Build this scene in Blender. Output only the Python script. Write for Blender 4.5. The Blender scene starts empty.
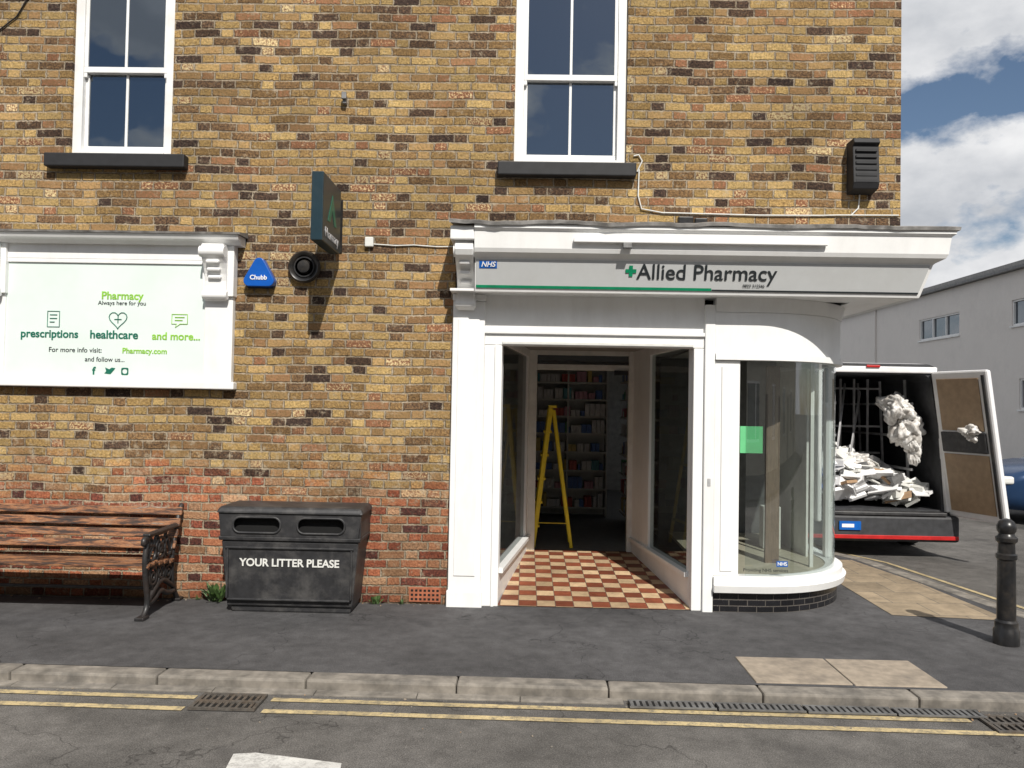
import bpy, bmesh, math, random
from mathutils import Vector, Matrix, noise
random.seed(7)
R=math.radians
scn=bpy.context.scene
col=scn.collection

# ------------------------------------------------------------------ materials
def newmat(name):
    m=bpy.data.materials.new(name); m.use_nodes=True
    nt=m.node_tree; b=nt.nodes["Principled BSDF"]
    return m,nt,b
def setin(n,**k):
    for a,v in k.items(): n.inputs[a.replace('_',' ')].default_value=v
def ramp(nt,stops,interp='LINEAR'):
    r=nt.nodes.new('ShaderNodeValToRGB'); r.color_ramp.interpolation=interp
    e=r.color_ramp.elements
    while len(e)<len(stops): e.new(0.5)
    for i,(p,c) in enumerate(stops):
        e[i].position=p; e[i].color=(c[0],c[1],c[2],1) if not isinstance(c,(int,float)) else (c,c,c,1)
    return r
def math_(nt,op,a,b=None,clamp=False):
    n=nt.nodes.new('ShaderNodeMath'); n.operation=op; n.use_clamp=clamp
    for i,v in enumerate((a,b)):
        if v is None: continue
        if isinstance(v,(int,float)): n.inputs[i].default_value=v
        else: nt.links.new(v,n.inputs[i])
    return n.outputs[0]
def mixc(nt,f,a,b,mode='MIX'):
    n=nt.nodes.new('ShaderNodeMix'); n.data_type='RGBA'; n.blend_type=mode
    for s,v in ((0,f),(6,a),(7,b)):
        if isinstance(v,(int,float)): n.inputs[s].default_value=v
        elif isinstance(v,tuple): n.inputs[s].default_value=(v[0],v[1],v[2],1)
        else: nt.links.new(v,n.inputs[s])
    return n.outputs[2]
def noise_(nt,vec,scale,detail=3,rough=.55):
    n=nt.nodes.new('ShaderNodeTexNoise'); n.inputs['Scale'].default_value=scale
    n.inputs['Detail'].default_value=detail; n.inputs['Roughness'].default_value=rough
    if vec is not None: nt.links.new(vec,n.inputs['Vector'])
    return n
def bump_(nt,b,h,strength,dist):
    n=nt.nodes.new('ShaderNodeBump'); n.inputs['Strength'].default_value=strength
    n.inputs['Distance'].default_value=dist
    nt.links.new(h,n.inputs['Height']); nt.links.new(n.outputs[0],b.inputs['Normal'])
def maprange(nt,v,a,b_,c,d,smooth=True):
    n=nt.nodes.new('ShaderNodeMapRange'); n.interpolation_type='SMOOTHSTEP' if smooth else 'LINEAR'
    nt.links.new(v,n.inputs[0])
    for i,x in enumerate((a,b_,c,d)): n.inputs[i+1].default_value=x
    return n.outputs[0]

def simple(name,c,rough=.5,metal=0,var=.15,scale=12,bump=.1,bdist=.003,spec=.5,stretch=(1,1,1),dirt=None,dstretch=None):
    m,nt,b=newmat(name)
    geo=nt.nodes.new('ShaderNodeTexCoord')
    mp=nt.nodes.new('ShaderNodeMapping'); mp.inputs['Scale'].default_value=stretch
    nt.links.new(geo.outputs['Object'],mp.inputs[0])
    n=noise_(nt,mp.outputs[0],scale,3)
    lo=tuple(x*(1-var) for x in c); hi=tuple(min(1,x*(1+var)) for x in c)
    r=ramp(nt,[(.3,lo),(.7,hi)])
    nt.links.new(n.outputs[0],r.inputs[0])
    out=r.outputs[0]
    if dirt:
        src=mp.outputs[0]
        if dstretch:
            mq=nt.nodes.new('ShaderNodeMapping'); mq.inputs['Scale'].default_value=dstretch
            nt.links.new(geo.outputs['Object'],mq.inputs[0]); src=mq.outputs[0]
        n2=noise_(nt,src,dirt[2] if len(dirt)>2 else 3.1,6,.72)
        r2=ramp(nt,[(.47,0.0),(.72,1.0)])
        nt.links.new(n2.outputs[0],r2.inputs[0])
        f=math_(nt,'MULTIPLY',r2.outputs[0],dirt[1])
        out=mixc(nt,f,out,dirt[0])
    nt.links.new(out,b.inputs['Base Color'])
    b.inputs['Roughness'].default_value=rough; b.inputs['Metallic'].default_value=metal
    b.inputs['Specular IOR Level'].default_value=spec
    if bump: bump_(nt,b,n.outputs[0],bump,bdist)
    return m

def brick_mat(name,redz=1.10):
    """flemish-bond stock brick, worked out with node maths"""
    m,nt,b=newmat(name); A=lambda op,a,b_=None,c=False: math_(nt,op,a,b_,c)
    tc=nt.nodes.new('ShaderNodeTexCoord')
    sx=nt.nodes.new('ShaderNodeSeparateXYZ'); nt.links.new(tc.outputs['Object'],sx.inputs[0])
    d1=noise_(nt,tc.outputs['Object'],1.6,1); d2=noise_(nt,tc.outputs['Object'],42,1)
    o1=A('MULTIPLY',A('SUBTRACT',d1.outputs[0],.5),.04); o2=A('MULTIPLY',A('SUBTRACT',d2.outputs[0],.5),.018)
    u=A('ADD',A('ADD',sx.outputs[0],sx.outputs[1]),o2)
    z=A('ADD',A('ADD',A('ADD',sx.outputs[2],o1),o2),20*.0722)
    H=.0722; P=.330; S=.219
    rowf=A('DIVIDE',z,H); row=A('FLOOR',rowf); zf=A('MULTIPLY',A('SUBTRACT',rowf,row),H)
    wr=nt.nodes.new('ShaderNodeTexWhiteNoise'); wr.noise_dimensions='1D'; nt.links.new(row,wr.inputs['W'])
    sh=A('ADD',A('MULTIPLY',A('MODULO',row,2.0),P*.5),A('MULTIPLY',wr.outputs[0],.045))
    uu=A('DIVIDE',A('ADD',A('ADD',u,sh),50*P),P); cell=A('FLOOR',uu); t=A('MULTIPLY',A('SUBTRACT',uu,cell),P)
    isH=A('GREATER_THAN',t,S)
    du=A('MINIMUM',A('MINIMUM',t,A('ABSOLUTE',A('SUBTRACT',t,S))),A('SUBTRACT',P,t))
    dz=A('MINIMUM',zf,A('SUBTRACT',H,zf))
    d=A('MINIMUM',du,dz)
    mort=maprange(nt,d,.004,.0095,1,0)
    idv=nt.nodes.new('ShaderNodeCombineXYZ'); nt.links.new(A('ADD',A('MULTIPLY',cell,2.0),isH),idv.inputs[0]); nt.links.new(row,idv.inputs[1])
    wn=nt.nodes.new('ShaderNodeTexWhiteNoise'); wn.noise_dimensions='2D'; nt.links.new(idv.outputs[0],wn.inputs['Vector'])
    rgb=nt.nodes.new('ShaderNodeSeparateColor'); nt.links.new(wn.outputs['Color'],rgb.inputs[0])
    r1,r2_,r3=rgb.outputs[0],rgb.outputs[1],rgb.outputs[2]
    yel=ramp(nt,[(0,(.045,.030,.025)),(.08,(.09,.055,.036)),(.2,(.21,.125,.058)),(.4,(.33,.215,.085)),(.62,(.41,.285,.12)),(.78,(.34,.215,.095)),(.90,(.25,.135,.068)),(.955,(.25,.10,.055)),(1,(.50,.39,.21))])
    red=ramp(nt,[(0,(.08,.035,.03)),(.15,(.20,.055,.035)),(.4,(.32,.09,.05)),(.62,(.37,.14,.075)),(.8,(.28,.16,.09)),(1,(.42,.24,.14))])
    mot=noise_(nt,tc.outputs['Object'],55,4,.75)
    cf=A('ADD',r1,A('MULTIPLY',A('SUBTRACT',mot.outputs[0],.5),.40),True)
    nt.links.new(cf,yel.inputs[0]); nt.links.new(cf,red.inputs[0])
    nl=noise_(nt,tc.outputs['Object'],.9,2)
    f=A('ADD',A('MULTIPLY',A('SUBTRACT',redz,sx.outputs[2]),3.5),A('MULTIPLY',A('SUBTRACT',nl.outputs[0],.5),3.5))
    f=A('ADD',A('ADD',f,A('MULTIPLY',r3,-1.1)),.65,True); f=A('MULTIPLY',f,.9)
    c=mixc(nt,f,yel.outputs[0],red.outputs[0])
    mr=ramp(nt,[(.28,.36),(.5,1.0),(.72,1.65)]); nt.links.new(mot.outputs[0],mr.inputs[0])
    c=mixc(nt,1.0,c,mr.outputs[0],'MULTIPLY')
    br_=maprange(nt,r2_,0,1,.75,1.25,False); c=mixc(nt,1.0,c,br_,'MULTIPLY')
    ef=noise_(nt,tc.outputs['Object'],15,5,.75)
    mcol=ramp(nt,[(.3,(.15,.115,.08)),(.48,(.32,.255,.18)),(.66,(.50,.42,.32))]); nt.links.new(ef.outputs[0],mcol.inputs[0])
    c=mixc(nt,mort,c,mcol.outputs[0])
    bandz=maprange(nt,A('ABSOLUTE',A('SUBTRACT',sx.outputs[2],1.05)),.1,.5,.05,0)
    er=maprange(nt,A('ADD',ef.outputs[0],bandz),.54,.69,0,.65)
    c=mixc(nt,er,c,(.43,.355,.25))
    st=noise_(nt,tc.outputs['Object'],.8,6,.7); sr=ramp(nt,[(.3,.64),(.6,1.12)]); nt.links.new(st.outputs[0],sr.inputs[0])
    c=mixc(nt,1.0,c,sr.outputs[0],'MULTIPLY')
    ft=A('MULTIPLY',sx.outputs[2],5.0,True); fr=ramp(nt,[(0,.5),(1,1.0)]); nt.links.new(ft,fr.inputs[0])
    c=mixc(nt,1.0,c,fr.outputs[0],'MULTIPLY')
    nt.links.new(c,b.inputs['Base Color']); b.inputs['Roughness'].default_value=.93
    b.inputs['Specular IOR Level'].default_value=.2
    h=A('ADD',A('MULTIPLY',mort,-1.0),A('MULTIPLY',mot.outputs[0],.8)); h=A('ADD',h,A('MULTIPLY',r3,.4))
    bump_(nt,b,h,1.0,.015)
    return m

def asphalt(name,c,speck=.5,seed=0,cracks=False):
    m,nt,b=newmat(name)
    tc=nt.nodes.new('ShaderNodeTexCoord')
    mp=nt.nodes.new('ShaderNodeMapping'); mp.inputs['Location'].default_value=(seed,seed*2,0)
    nt.links.new(tc.outputs['Object'],mp.inputs[0]); V=mp.outputs[0]
    f=noise_(nt,V,130,2,.8); fr=ramp(nt,[(.3,1-speck),(.55,1.0),(.75,1+speck*1.2)]); nt.links.new(f.outputs[0],fr.inputs[0])
    g=noise_(nt,V,.9,7,.7); gr=ramp(nt,[(.3,.66),(.5,1.0),(.70,1.38)]); nt.links.new(g.outputs[0],gr.inputs[0])
    g2=noise_(nt,V,8,4,.7); g2r=ramp(nt,[(.35,.82),(.65,1.17)]); nt.links.new(g2.outputs[0],g2r.inputs[0])
    cc=mixc(nt,1.0,c,fr.outputs[0],'MULTIPLY'); cc=mixc(nt,1.0,cc,gr.outputs[0],'MULTIPLY'); cc=mixc(nt,1.0,cc,g2r.outputs[0],'MULTIPLY')
    vo=nt.nodes.new('ShaderNodeTexVoronoi'); vo.inputs['Scale'].default_value=75; nt.links.new(V,vo.inputs['Vector'])
    vr=ramp(nt,[(.12,1.0),(.2,0.0)]); nt.links.new(vo.outputs['Distance'],vr.inputs[0])
    cc=mixc(nt,math_(nt,'MULTIPLY',vr.outputs[0],.35),cc,(c[0]*2.4,c[1]*2.3,c[2]*2.2))
    v3=nt.nodes.new('ShaderNodeTexVoronoi'); v3.inputs['Scale'].default_value=4.5; nt.links.new(V,v3.inputs['Vector'])
    g3=ramp(nt,[(.06,1.0),(.09,0.0)]); nt.links.new(v3.outputs['Distance'],g3.inputs[0])
    cc=mixc(nt,math_(nt,'MULTIPLY',g3.outputs[0],.3),cc,(c[0]*.4,c[1]*.4,c[2]*.4))
    s4=noise_(nt,V,2.3,3,.5); s4r=ramp(nt,[(.60,0.0),(.70,.4)]); nt.links.new(s4.outputs[0],s4r.inputs[0])
    cc=mixc(nt,s4r.outputs[0],cc,(c[0]*.5,c[1]*.5,c[2]*.52))
    if cracks:
        dn=noise_(nt,V,2.5,3)
        vm=nt.nodes.new('ShaderNodeVectorMath'); vm.operation='ADD'; nt.links.new(V,vm.inputs[0]); nt.links.new(dn.outputs['Color'],vm.inputs[1])
        v2=nt.nodes.new('ShaderNodeTexVoronoi'); v2.feature='DISTANCE_TO_EDGE'; v2.inputs['Scale'].default_value=.45; nt.links.new(vm.outputs[0],v2.inputs['Vector'])
        cr=ramp(nt,[(.0015,.5),(.004,1.0)]); nt.links.new(v2.outputs['Distance'],cr.inputs[0])
        cc=mixc(nt,1.0,cc,cr.outputs[0],'MULTIPLY')
    nt.links.new(cc,b.inputs['Base Color']); b.inputs['Roughness'].default_value=.92; b.inputs['Specular IOR Level'].default_value=.22
    bump_(nt,b,f.outputs[0],.6,.006)
    return m

def checker_mat():
    m,nt,b=newmat('checker_tile')
    tc=nt.nodes.new('ShaderNodeTexCoord')
    ck=nt.nodes.new('ShaderNodeTexChecker'); ck.inputs['Scale'].default_value=1/.152
    fl=nt.nodes.new('ShaderNodeSeparateXYZ'); nt.links.new(tc.outputs['Object'],fl.inputs[0])
    cb=nt.nodes.new('ShaderNodeCombineXYZ'); nt.links.new(math_(nt,'ADD',fl.outputs[0],.03),cb.inputs[0]); nt.links.new(fl.outputs[1],cb.inputs[1]); cb.inputs[2].default_value=.01
    nt.links.new(cb.outputs[0],ck.inputs['Vector'])
    br=nt.nodes.new('ShaderNodeTexBrick'); nt.links.new(cb.outputs[0],br.inputs['Vector']); br.offset=0
    setin(br,Scale=1,Brick_Width=.152,Row_Height=.152,Mortar_Size=.003,Mortar_Smooth=.1)
    br.inputs['Color1'].default_value=(.66,.66,.66,1); br.inputs['Color2'].default_value=(1.15,1.15,1.15,1)
    ck.inputs['Color1'].default_value=(.60,.43,.26,1); ck.inputs['Color2'].default_value=(.25,.07,.035,1)
    c=mixc(nt,1.0,ck.outputs['Color'],br.outputs['Color'],'MULTIPLY')
    n=noise_(nt,tc.outputs['Object'],7,6,.75); r=ramp(nt,[(.3,.62),(.65,1.12)]); nt.links.new(n.outputs[0],r.inputs[0])
    c=mixc(nt,1.0,c,r.outputs[0],'MULTIPLY')
    c=mixc(nt,br.outputs['Fac'],c,(.12,.09,.07))
    nt.links.new(c,b.inputs['Base Color']); b.inputs['Roughness'].default_value=.55
    bump_(nt,b,math_(nt,'MULTIPLY',br.outputs['Fac'],-1.0),.5,.003)
    return m

def tile_mat(name,c,w,h,rough=.25,flat_=False):
    m,nt,b=newmat(name)
    tc=nt.nodes.new('ShaderNodeTexCoord'); sx=nt.nodes.new('ShaderNodeSeparateXYZ'); nt.links.new(tc.outputs['Object'],sx.inputs[0])
    cb=nt.nodes.new('ShaderNodeCombineXYZ')
    if flat_: nt.links.new(sx.outputs[0],cb.inputs[0]); nt.links.new(sx.outputs[1],cb.inputs[1])
    else: nt.links.new(math_(nt,'ADD',sx.outputs[0],sx.outputs[1]),cb.inputs[0]); nt.links.new(sx.outputs[2],cb.inputs[1])
    br=nt.nodes.new('ShaderNodeTexBrick'); nt.links.new(cb.outputs[0],br.inputs['Vector'])
    setin(br,Scale=1,Brick_Width=w,Row_Height=h,Mortar_Size=.004)
    br.inputs['Color1'].default_value=(*[x*.85 for x in c],1); br.inputs['Color2'].default_value=(*[x*1.25 for x in c],1); br.inputs['Mortar'].default_value=(.10,.09,.08,1)
    n=noise_(nt,tc.outputs['Object'],5,6,.75); r=ramp(nt,[(.3,.6),(.65,1.2)]); nt.links.new(n.outputs[0],r.inputs[0])
    nt.links.new(mixc(nt,1.0,br.outputs['Color'],r.outputs[0],'MULTIPLY'),b.inputs['Base Color']); b.inputs['Roughness'].default_value=rough
    bump_(nt,b,math_(nt,'MULTIPLY',br.outputs['Fac'],-1.0),.4,.003)
    return m

def glass_mat(name,base=.1,tint=(.9,.93,.92),dust=.03,graze=.8):
    m,nt,b=newmat(name)
    nt.nodes.remove(b); out=nt.nodes['Material Output']
    tr=nt.nodes.new('ShaderNodeBsdfTransparent'); tr.inputs[0].default_value=(*tint,1)
    gl=nt.nodes.new('ShaderNodeBsdfGlossy'); gl.inputs['Roughness'].default_value=.01; gl.inputs[0].default_value=(.95,.97,1,1)
    df=nt.nodes.new('ShaderNodeBsdfDiffuse'); df.inputs[0].default_value=(.6,.6,.58,1)
    lw=nt.nodes.new('ShaderNodeLayerWeight'); lw.inputs[0].default_value=.5
    f=math_(nt,'ADD',math_(nt,'MULTIPLY',math_(nt,'POWER',lw.outputs['Facing'],4.0),graze),base,True)
    tc=nt.nodes.new('ShaderNodeTexCoord')
    m0=nt.nodes.new('ShaderNodeMixShader'); nt.links.new(tr.outputs[0],m0.inputs[1]); nt.links.new(df.outputs[0],m0.inputs[2])
    n3=noise_(nt,tc.outputs['Object'],6,4,.7)
    nt.links.new(math_(nt,'MULTIPLY',n3.outputs[0],dust*2),m0.inputs[0])
    ms=nt.nodes.new('ShaderNodeMixShader'); nt.links.new(f,ms.inputs[0]); nt.links.new(m0.outputs[0],ms.inputs[1]); nt.links.new(gl.outputs[0],ms.inputs[2])
    nt.links.new(ms.outputs[0],out.inputs[0])
    return m

def dark_glass(name,c=(.004,.007,.013),ior=2.5,wob=.09):
    m,nt,b=newmat(name)
    b.inputs['Base Color'].default_value=(*c,1); b.inputs['Roughness'].default_value=.015; b.inputs['IOR'].default_value=ior
    b.inputs['Specular Tint'].default_value=(.8,.9,1,1)
    tc=nt.nodes.new('ShaderNodeTexCoord'); n=noise_(nt,tc.outputs['Object'],2.2,2)
    bump_(nt,b,n.outputs[0],wob,.02)
    return m

def bench_wood():
    m,nt,b=newmat('worn_bench_wood')
    tc=nt.nodes.new('ShaderNodeTexCoord'); mp=nt.nodes.new('ShaderNodeMapping'); mp.inputs['Scale'].default_value=(1.3,12,12)
    nt.links.new(tc.outputs['Object'],mp.inputs[0])
    n=noise_(nt,mp.outputs[0],3.0,7,.75)
    r=ramp(nt,[(.36,(.022,.016,.015)),(.47,(.065,.034,.022)),(.52,(.22,.09,.04)),(.57,(.36,.17,.075)),(.61,(.10,.06,.045)),(.68,(.40,.33,.26))])
    nt.links.new(n.outputs[0],r.inputs[0]); nt.links.new(r.outputs[0],b.inputs['Base Color']); b.inputs['Roughness'].default_value=.6
    bump_(nt,b,n.outputs[0],.6,.005)
    return m

def paint_line(name,c,under,wear=.75):
    m,nt,b=newmat(name)
    tc=nt.nodes.new('ShaderNodeTexCoord'); n=noise_(nt,tc.outputs['Object'],26,6,.8)
    r=ramp(nt,[(.40,1.0),(.54,0.0)]); nt.links.new(n.outputs[0],r.inputs[0])
    f=math_(nt,'MULTIPLY',r.outputs[0],wear)
    n2=noise_(nt,tc.outputs['Object'],3,4); r2=ramp(nt,[(.3,.7),(.7,1.1)]); nt.links.new(n2.outputs[0],r2.inputs[0])
    cc=mixc(nt,1.0,c,r2.outputs[0],'MULTIPLY')
    nt.links.new(mixc(nt,f,cc,under),b.inputs['Base Color']); b.inputs['Roughness'].default_value=.85
    return m

M={}
M['brick']=brick_mat('stock_brick')
M['white']=simple('white_paint',(.82,.82,.81),.42,var=.03,scale=5,bump=.05,dirt=((.45,.42,.37),.17,3.4),dstretch=(1.6,1.6,.35))
M['white2']=simple('white_window_paint',(.80,.80,.79),.4,var=.04,scale=7,bump=.04,dirt=((.5,.47,.42),.3))
M['sign']=simple('sign_panel_grey',(.50,.51,.51),.35,var=.02,bump=0,dirt=((.40,.39,.37),.25,2))
M['panel']=simple('display_panel',(.70,.79,.75),.4,var=.03,scale=3,bump=0,dirt=((.6,.64,.60),.25,2))
M['frosty']=simple('off_white',(.66,.66,.63),.6,var=.08)
M['lead']=simple('lead_flashing',(.22,.21,.20),.6,var=.5,scale=9,bump=.7,bdist=.012,dirt=((.07,.06,.05),.8,6))
M['slate']=simple('dark_sill_paint',(.012,.012,.014),.65,var=.3)
M['black']=simple('black_gloss_paint',(.012,.012,.013),.32,var=.3,scale=20,bump=.25,dirt=((.10,.08,.06),.35,7))
M['iron']=simple('cast_iron',(.02,.02,.021),.42,var=.4,scale=30,bump=.4,dirt=((.08,.05,.035),.35))
M['grate']=simple('rusty_grate_iron',(.075,.068,.06),.6,var=.4,scale=30,bump=.4,dirt=((.13,.085,.05),.5,9))
M['plastic']=simple('black_plastic',(.024,.024,.026),.5,var=.25,scale=18,bump=.3,dirt=((.12,.115,.11),.55,5))
M['hole']=simple('dark_void',(.004,.004,.004),.9,bump=0)
M['wood']=bench_wood()
M['pave']=asphalt('pavement_asphalt',(.080,.078,.080),.35,3,True)
M['road']=asphalt('road_asphalt',(.122,.115,.108),.5,9,True)
M['ground']=asphalt('yard_asphalt',(.085,.083,.08),.4,17)
M['kerb']=simple('kerb_concrete',(.20,.18,.155),.85,var=.4,scale=9,bump=.5,dirt=((.08,.075,.07),.8,4))
M['slab']=simple('concrete_slab',(.30,.25,.195),.85,var=.2,scale=14,bump=.3,dirt=((.14,.12,.10),.8))
M['buff']=tile_mat('buff_paving',(.27,.21,.14),.4,.4,.8,True)
M['yellow_line']=paint_line('yellow_line_paint',(.52,.41,.22),(.14,.125,.10))
M['white_line']=paint_line('white_line_paint',(.66,.65,.62),(.2,.19,.18),.6)
M['tile']=checker_mat()
M['plinth']=tile_mat('black_glazed_tile',(.012,.012,.014),.15,.05)
M['glass']=glass_mat('shop_glass',.17,(.80,.86,.84),.02)
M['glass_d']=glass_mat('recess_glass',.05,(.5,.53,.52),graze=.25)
M['added_glass']=glass_mat('side_window_glass',.08,(.92,.94,.94),.01)  # clear pane for the opening added to light the shop
M['dglass']=dark_glass('upper_window_glass')
M['green']=simple('green_vinyl',(.0,.22,.10),.4,bump=0)
M['lime']=simple('lime_vinyl',(.25,.52,.05),.4,bump=0)
M['dkgreen']=simple('dark_green_vinyl',(.01,.14,.09),.4,bump=0)
M['navy']=simple('dark_teal_sign',(.008,.028,.04),.35,var=.1,bump=0,dirt=((.05,.06,.06),.3,5))
M['ink']=simple('charcoal_vinyl',(.02,.025,.028),.4,bump=0)
M['blue']=simple('blue_plastic',(.004,.09,.42),.3,bump=0,var=.08)
M['nhs']=simple('nhs_blue',(.0,.10,.42),.4,bump=0)
M['terra']=simple('terracotta',(.34,.11,.055),.85,var=.25,scale=20)
M['yellow']=simple('ladder_yellow',(.80,.62,.02),.4,var=.1)
M['carpet']=simple('dark_floor',(.15,.15,.15),.7)
M['inwall']=simple('interior_wall',(.55,.54,.51),.8)
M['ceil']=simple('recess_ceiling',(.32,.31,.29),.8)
M['ply']=simple('display_board_wood',(.17,.12,.085),.6,var=.2,stretch=(6,6,1))
M['palewood']=simple('pale_display_floor',(.42,.38,.30),.5,var=.12,stretch=(1,8,1))
M['tan']=simple('van_ply_lining',(.34,.24,.15),.6,var=.15)
M['vanwhite']=simple('van_white_paint',(.80,.80,.81),.22,var=.02,bump=0,dirt=((.5,.48,.45),.25,4))
M['vandark']=simple('van_interior',(.035,.036,.04),.6,var=.3)
M['tyre']=simple('tyre_rubber',(.02,.02,.02),.8)
M['red']=simple('red_reflector',(.45,.02,.02),.25,bump=0)
M['bluecar']=simple('blue_car_paint',(.02,.05,.12),.2,.3,var=.03,bump=0)
M['render']=simple('pale_render',(.74,.70,.66),.9,var=.05,scale=.6,bump=.1,dirt=((.55,.52,.49),.5,.6))
M['coping']=simple('dark_coping',(.20,.20,.20),.7,var=.2)
M['cream']=simple('cream_render',(.5,.46,.38),.9,var=.1,scale=1)
M['rooft']=tile_mat('slate_roof',(.05,.05,.055),.3,.22,.7)
M['leaf']=simple('weed_leaf',(.06,.11,.03),.6,var=.4,scale=30,bump=0)
M['metal']=simple('galvanised_metal',(.20,.20,.20),.5,.5,var=.3,dirt=((.08,.07,.06),.6,8))
M['rack']=simple('rack_metal',(.45,.45,.46),.45,.2,var=.2)
M['postergreen']=simple('poster_green',(.13,.50,.22),.5,var=.08,bump=0)
M['card']=simple('cardboard',(.34,.22,.13),.8)
m,nt,b=newmat('polythene'); b.inputs['Roughness'].default_value=.35
tc=nt.nodes.new('ShaderNodeTexCoord'); nn=noise_(nt,tc.outputs['Object'],13,3,.55); bump_(nt,b,nn.outputs[0],.5,.02)
rr=ramp(nt,[(.35,(.42,.39,.36)),(.6,(.74,.73,.71))]); nt.links.new(nn.outputs[0],rr.inputs[0]); nt.links.new(rr.outputs[0],b.inputs['Base Color'])
M['poly']=m
PROD=[simple('product_%s'%n,c,.5,bump=0,var=.1) for n,c in (('white',(.74,.74,.74)),('blue',(.10,.20,.5)),('red',(.50,.09,.08)),('green',(.15,.42,.22)),('yellow',(.7,.55,.18)),('pink',(.6,.32,.4)),('teal',(.12,.36,.42)))]

# ------------------------------------------------------------------ geometry helpers
def empty(name,loc=(0,0,0)):
    e=bpy.data.objects.new(name,None); e.location=loc; e.empty_display_size=.2; col.objects.link(e); return e
def link(o,parent=None):
    col.objects.link(o)
    if parent is not None:
        o.parent=parent; o.matrix_parent_inverse=Matrix.Translation(-Vector(parent.location))
    return o
def mesh(name,V,F,mats,parent=None,fm=None,smooth=False,bevel=0,fixn=False):
    me=bpy.data.meshes.new(name); me.from_pydata([tuple(v) for v in V],[],F)
    for mm in (mats if isinstance(mats,list) else [mats]): me.materials.append(mm)
    if fm: 
        for p,i in zip(me.polygons,fm): p.material_index=i
    if smooth:
        for p in me.polygons: p.use_smooth=True
    if fixn:
        bm=bmesh.new(); bm.from_mesh(me); bmesh.ops.recalc_face_normals(bm,faces=bm.faces); bm.to_mesh(me); bm.free()
    me.update()
    o=bpy.data.objects.new(name,me); link(o,parent)
    if bevel:
        md=o.modifiers.new('b','BEVEL'); md.width=bevel; md.segments=2; md.limit_method='ANGLE'; md.angle_limit=R(40)
    return o
BF=[(0,3,2,1),(4,5,6,7),(0,1,5,4),(1,2,6,5),(2,3,7,6),(3,0,4,7)]
def bv(x0,x1,y0,y1,z0,z1): return [(x0,y0,z0),(x1,y0,z0),(x1,y1,z0),(x0,y1,z0),(x0,y0,z1),(x1,y0,z1),(x1,y1,z1),(x0,y1,z1)]
def box(name,x0,x1,y0,y1,z0,z1,mat,parent=None,bevel=0):
    return mesh(name,bv(x0,x1,y0,y1,z0,z1),BF,mat,parent,bevel=bevel)
def boxes(name,L,mats,parent=None,bevel=0):
    V=[];F=[];FM=[]
    for b_ in L:
        vs=bv(*b_[:6]); o=len(V); V+=vs; F+=[tuple(o+k for k in f) for f in BF]
        FM+=[b_[6] if len(b_)==7 else 0]*6
    return mesh(name,V,F,mats,parent,fm=FM,bevel=bevel)
def rbox(c,s,rot):
    mt=Matrix.Translation(c)@rot.to_4x4()
    return [tuple(mt@Vector(v)) for v in bv(-s[0]/2,s[0]/2,-s[1]/2,s[1]/2,-s[2]/2,s[2]/2)]
def beam(a,b_,w,d):
    a=Vector(a);b_=Vector(b_); v=b_-a; q=v.to_track_quat('Z','Y').to_matrix().to_4x4()
    return rbox((a+b_)/2,(w,d,v.length),q)
def multi(name,VL,mat,parent=None,bevel=0,fm=None):
    V=[];F=[];FM=[]
    for i,vs in enumerate(VL):
        o=len(V); V+=vs; F+=[tuple(o+k for k in f) for f in BF]
        if fm: FM+=[fm[i]]*6
    return mesh(name,V,F,mat,parent,fm=FM or None,bevel=bevel)
def prism(name,poly,axis,a0,a1,mat,parent=None,bevel=0,smooth=False):
    def mk(p,a): return {'x':(a,p[0],p[1]),'y':(p[0],a,p[1]),'z':(p[0],p[1],a)}[axis]
    n=len(poly); V=[mk(p,a0) for p in poly]+[mk(p,a1) for p in poly]
    F=[tuple(range(n))[::-1],tuple(range(n,2*n))]+[(i,(i+1)%n,n+(i+1)%n,n+i) for i in range(n)]
    return mesh(name,V,F,mat,parent,bevel=bevel,fixn=True)
def lathe(name,prof,c,mat,parent=None,seg=32,axis='z'):
    V=[];F=[]
    for r,h in prof:
        for i in range(seg):
            a=2*math.pi*i/seg
            if axis=='z': V.append((c[0]+r*math.cos(a),c[1]+r*math.sin(a),c[2]+h))
            elif axis=='y': V.append((c[0]+r*math.cos(a),c[1]+h,c[2]+r*math.sin(a)))
            else: V.append((c[0]+h,c[1]+r*math.cos(a),c[2]+r*math.sin(a)))
    n=len(prof)
    for j in range(n-1):
        for i in range(seg):
            F.append((j*seg+i,j*seg+(i+1)%seg,(j+1)*seg+(i+1)%seg,(j+1)*seg+i))
    F.append(tuple(range(seg))[::-1]); F.append(tuple((n-1)*seg+i for i in range(seg)))
    o=mesh(name,V,F,mat,parent,smooth=True,fixn=True)
    md=o.modifiers.new('e','EDGE_SPLIT'); md.split_angle=R(35)
    return o
def wire(name,pts_list,r,mat,parent=None,cyclic=False,smooth=False):
    cu=bpy.data.curves.new(name,'CURVE'); cu.dimensions='3D'; cu.bevel_depth=r; cu.bevel_resolution=2; cu.resolution_u=6
    for pts in pts_list:
        if smooth:
            s=cu.splines.new('NURBS'); s.points.add(len(pts)-1)
            for i,p in enumerate(pts): s.points[i].co=(*p,1)
            s.use_endpoint_u=True; s.order_u=3; s.use_cyclic_u=cyclic
        else:
            s=cu.splines.new('POLY'); s.points.add(len(pts)-1)
            for i,p in enumerate(pts): s.points[i].co=(*p,1)
            s.use_cyclic_u=cyclic
    cu.materials.append(mat); o=bpy.data.objects.new(name,cu); return link(o,parent)
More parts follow.
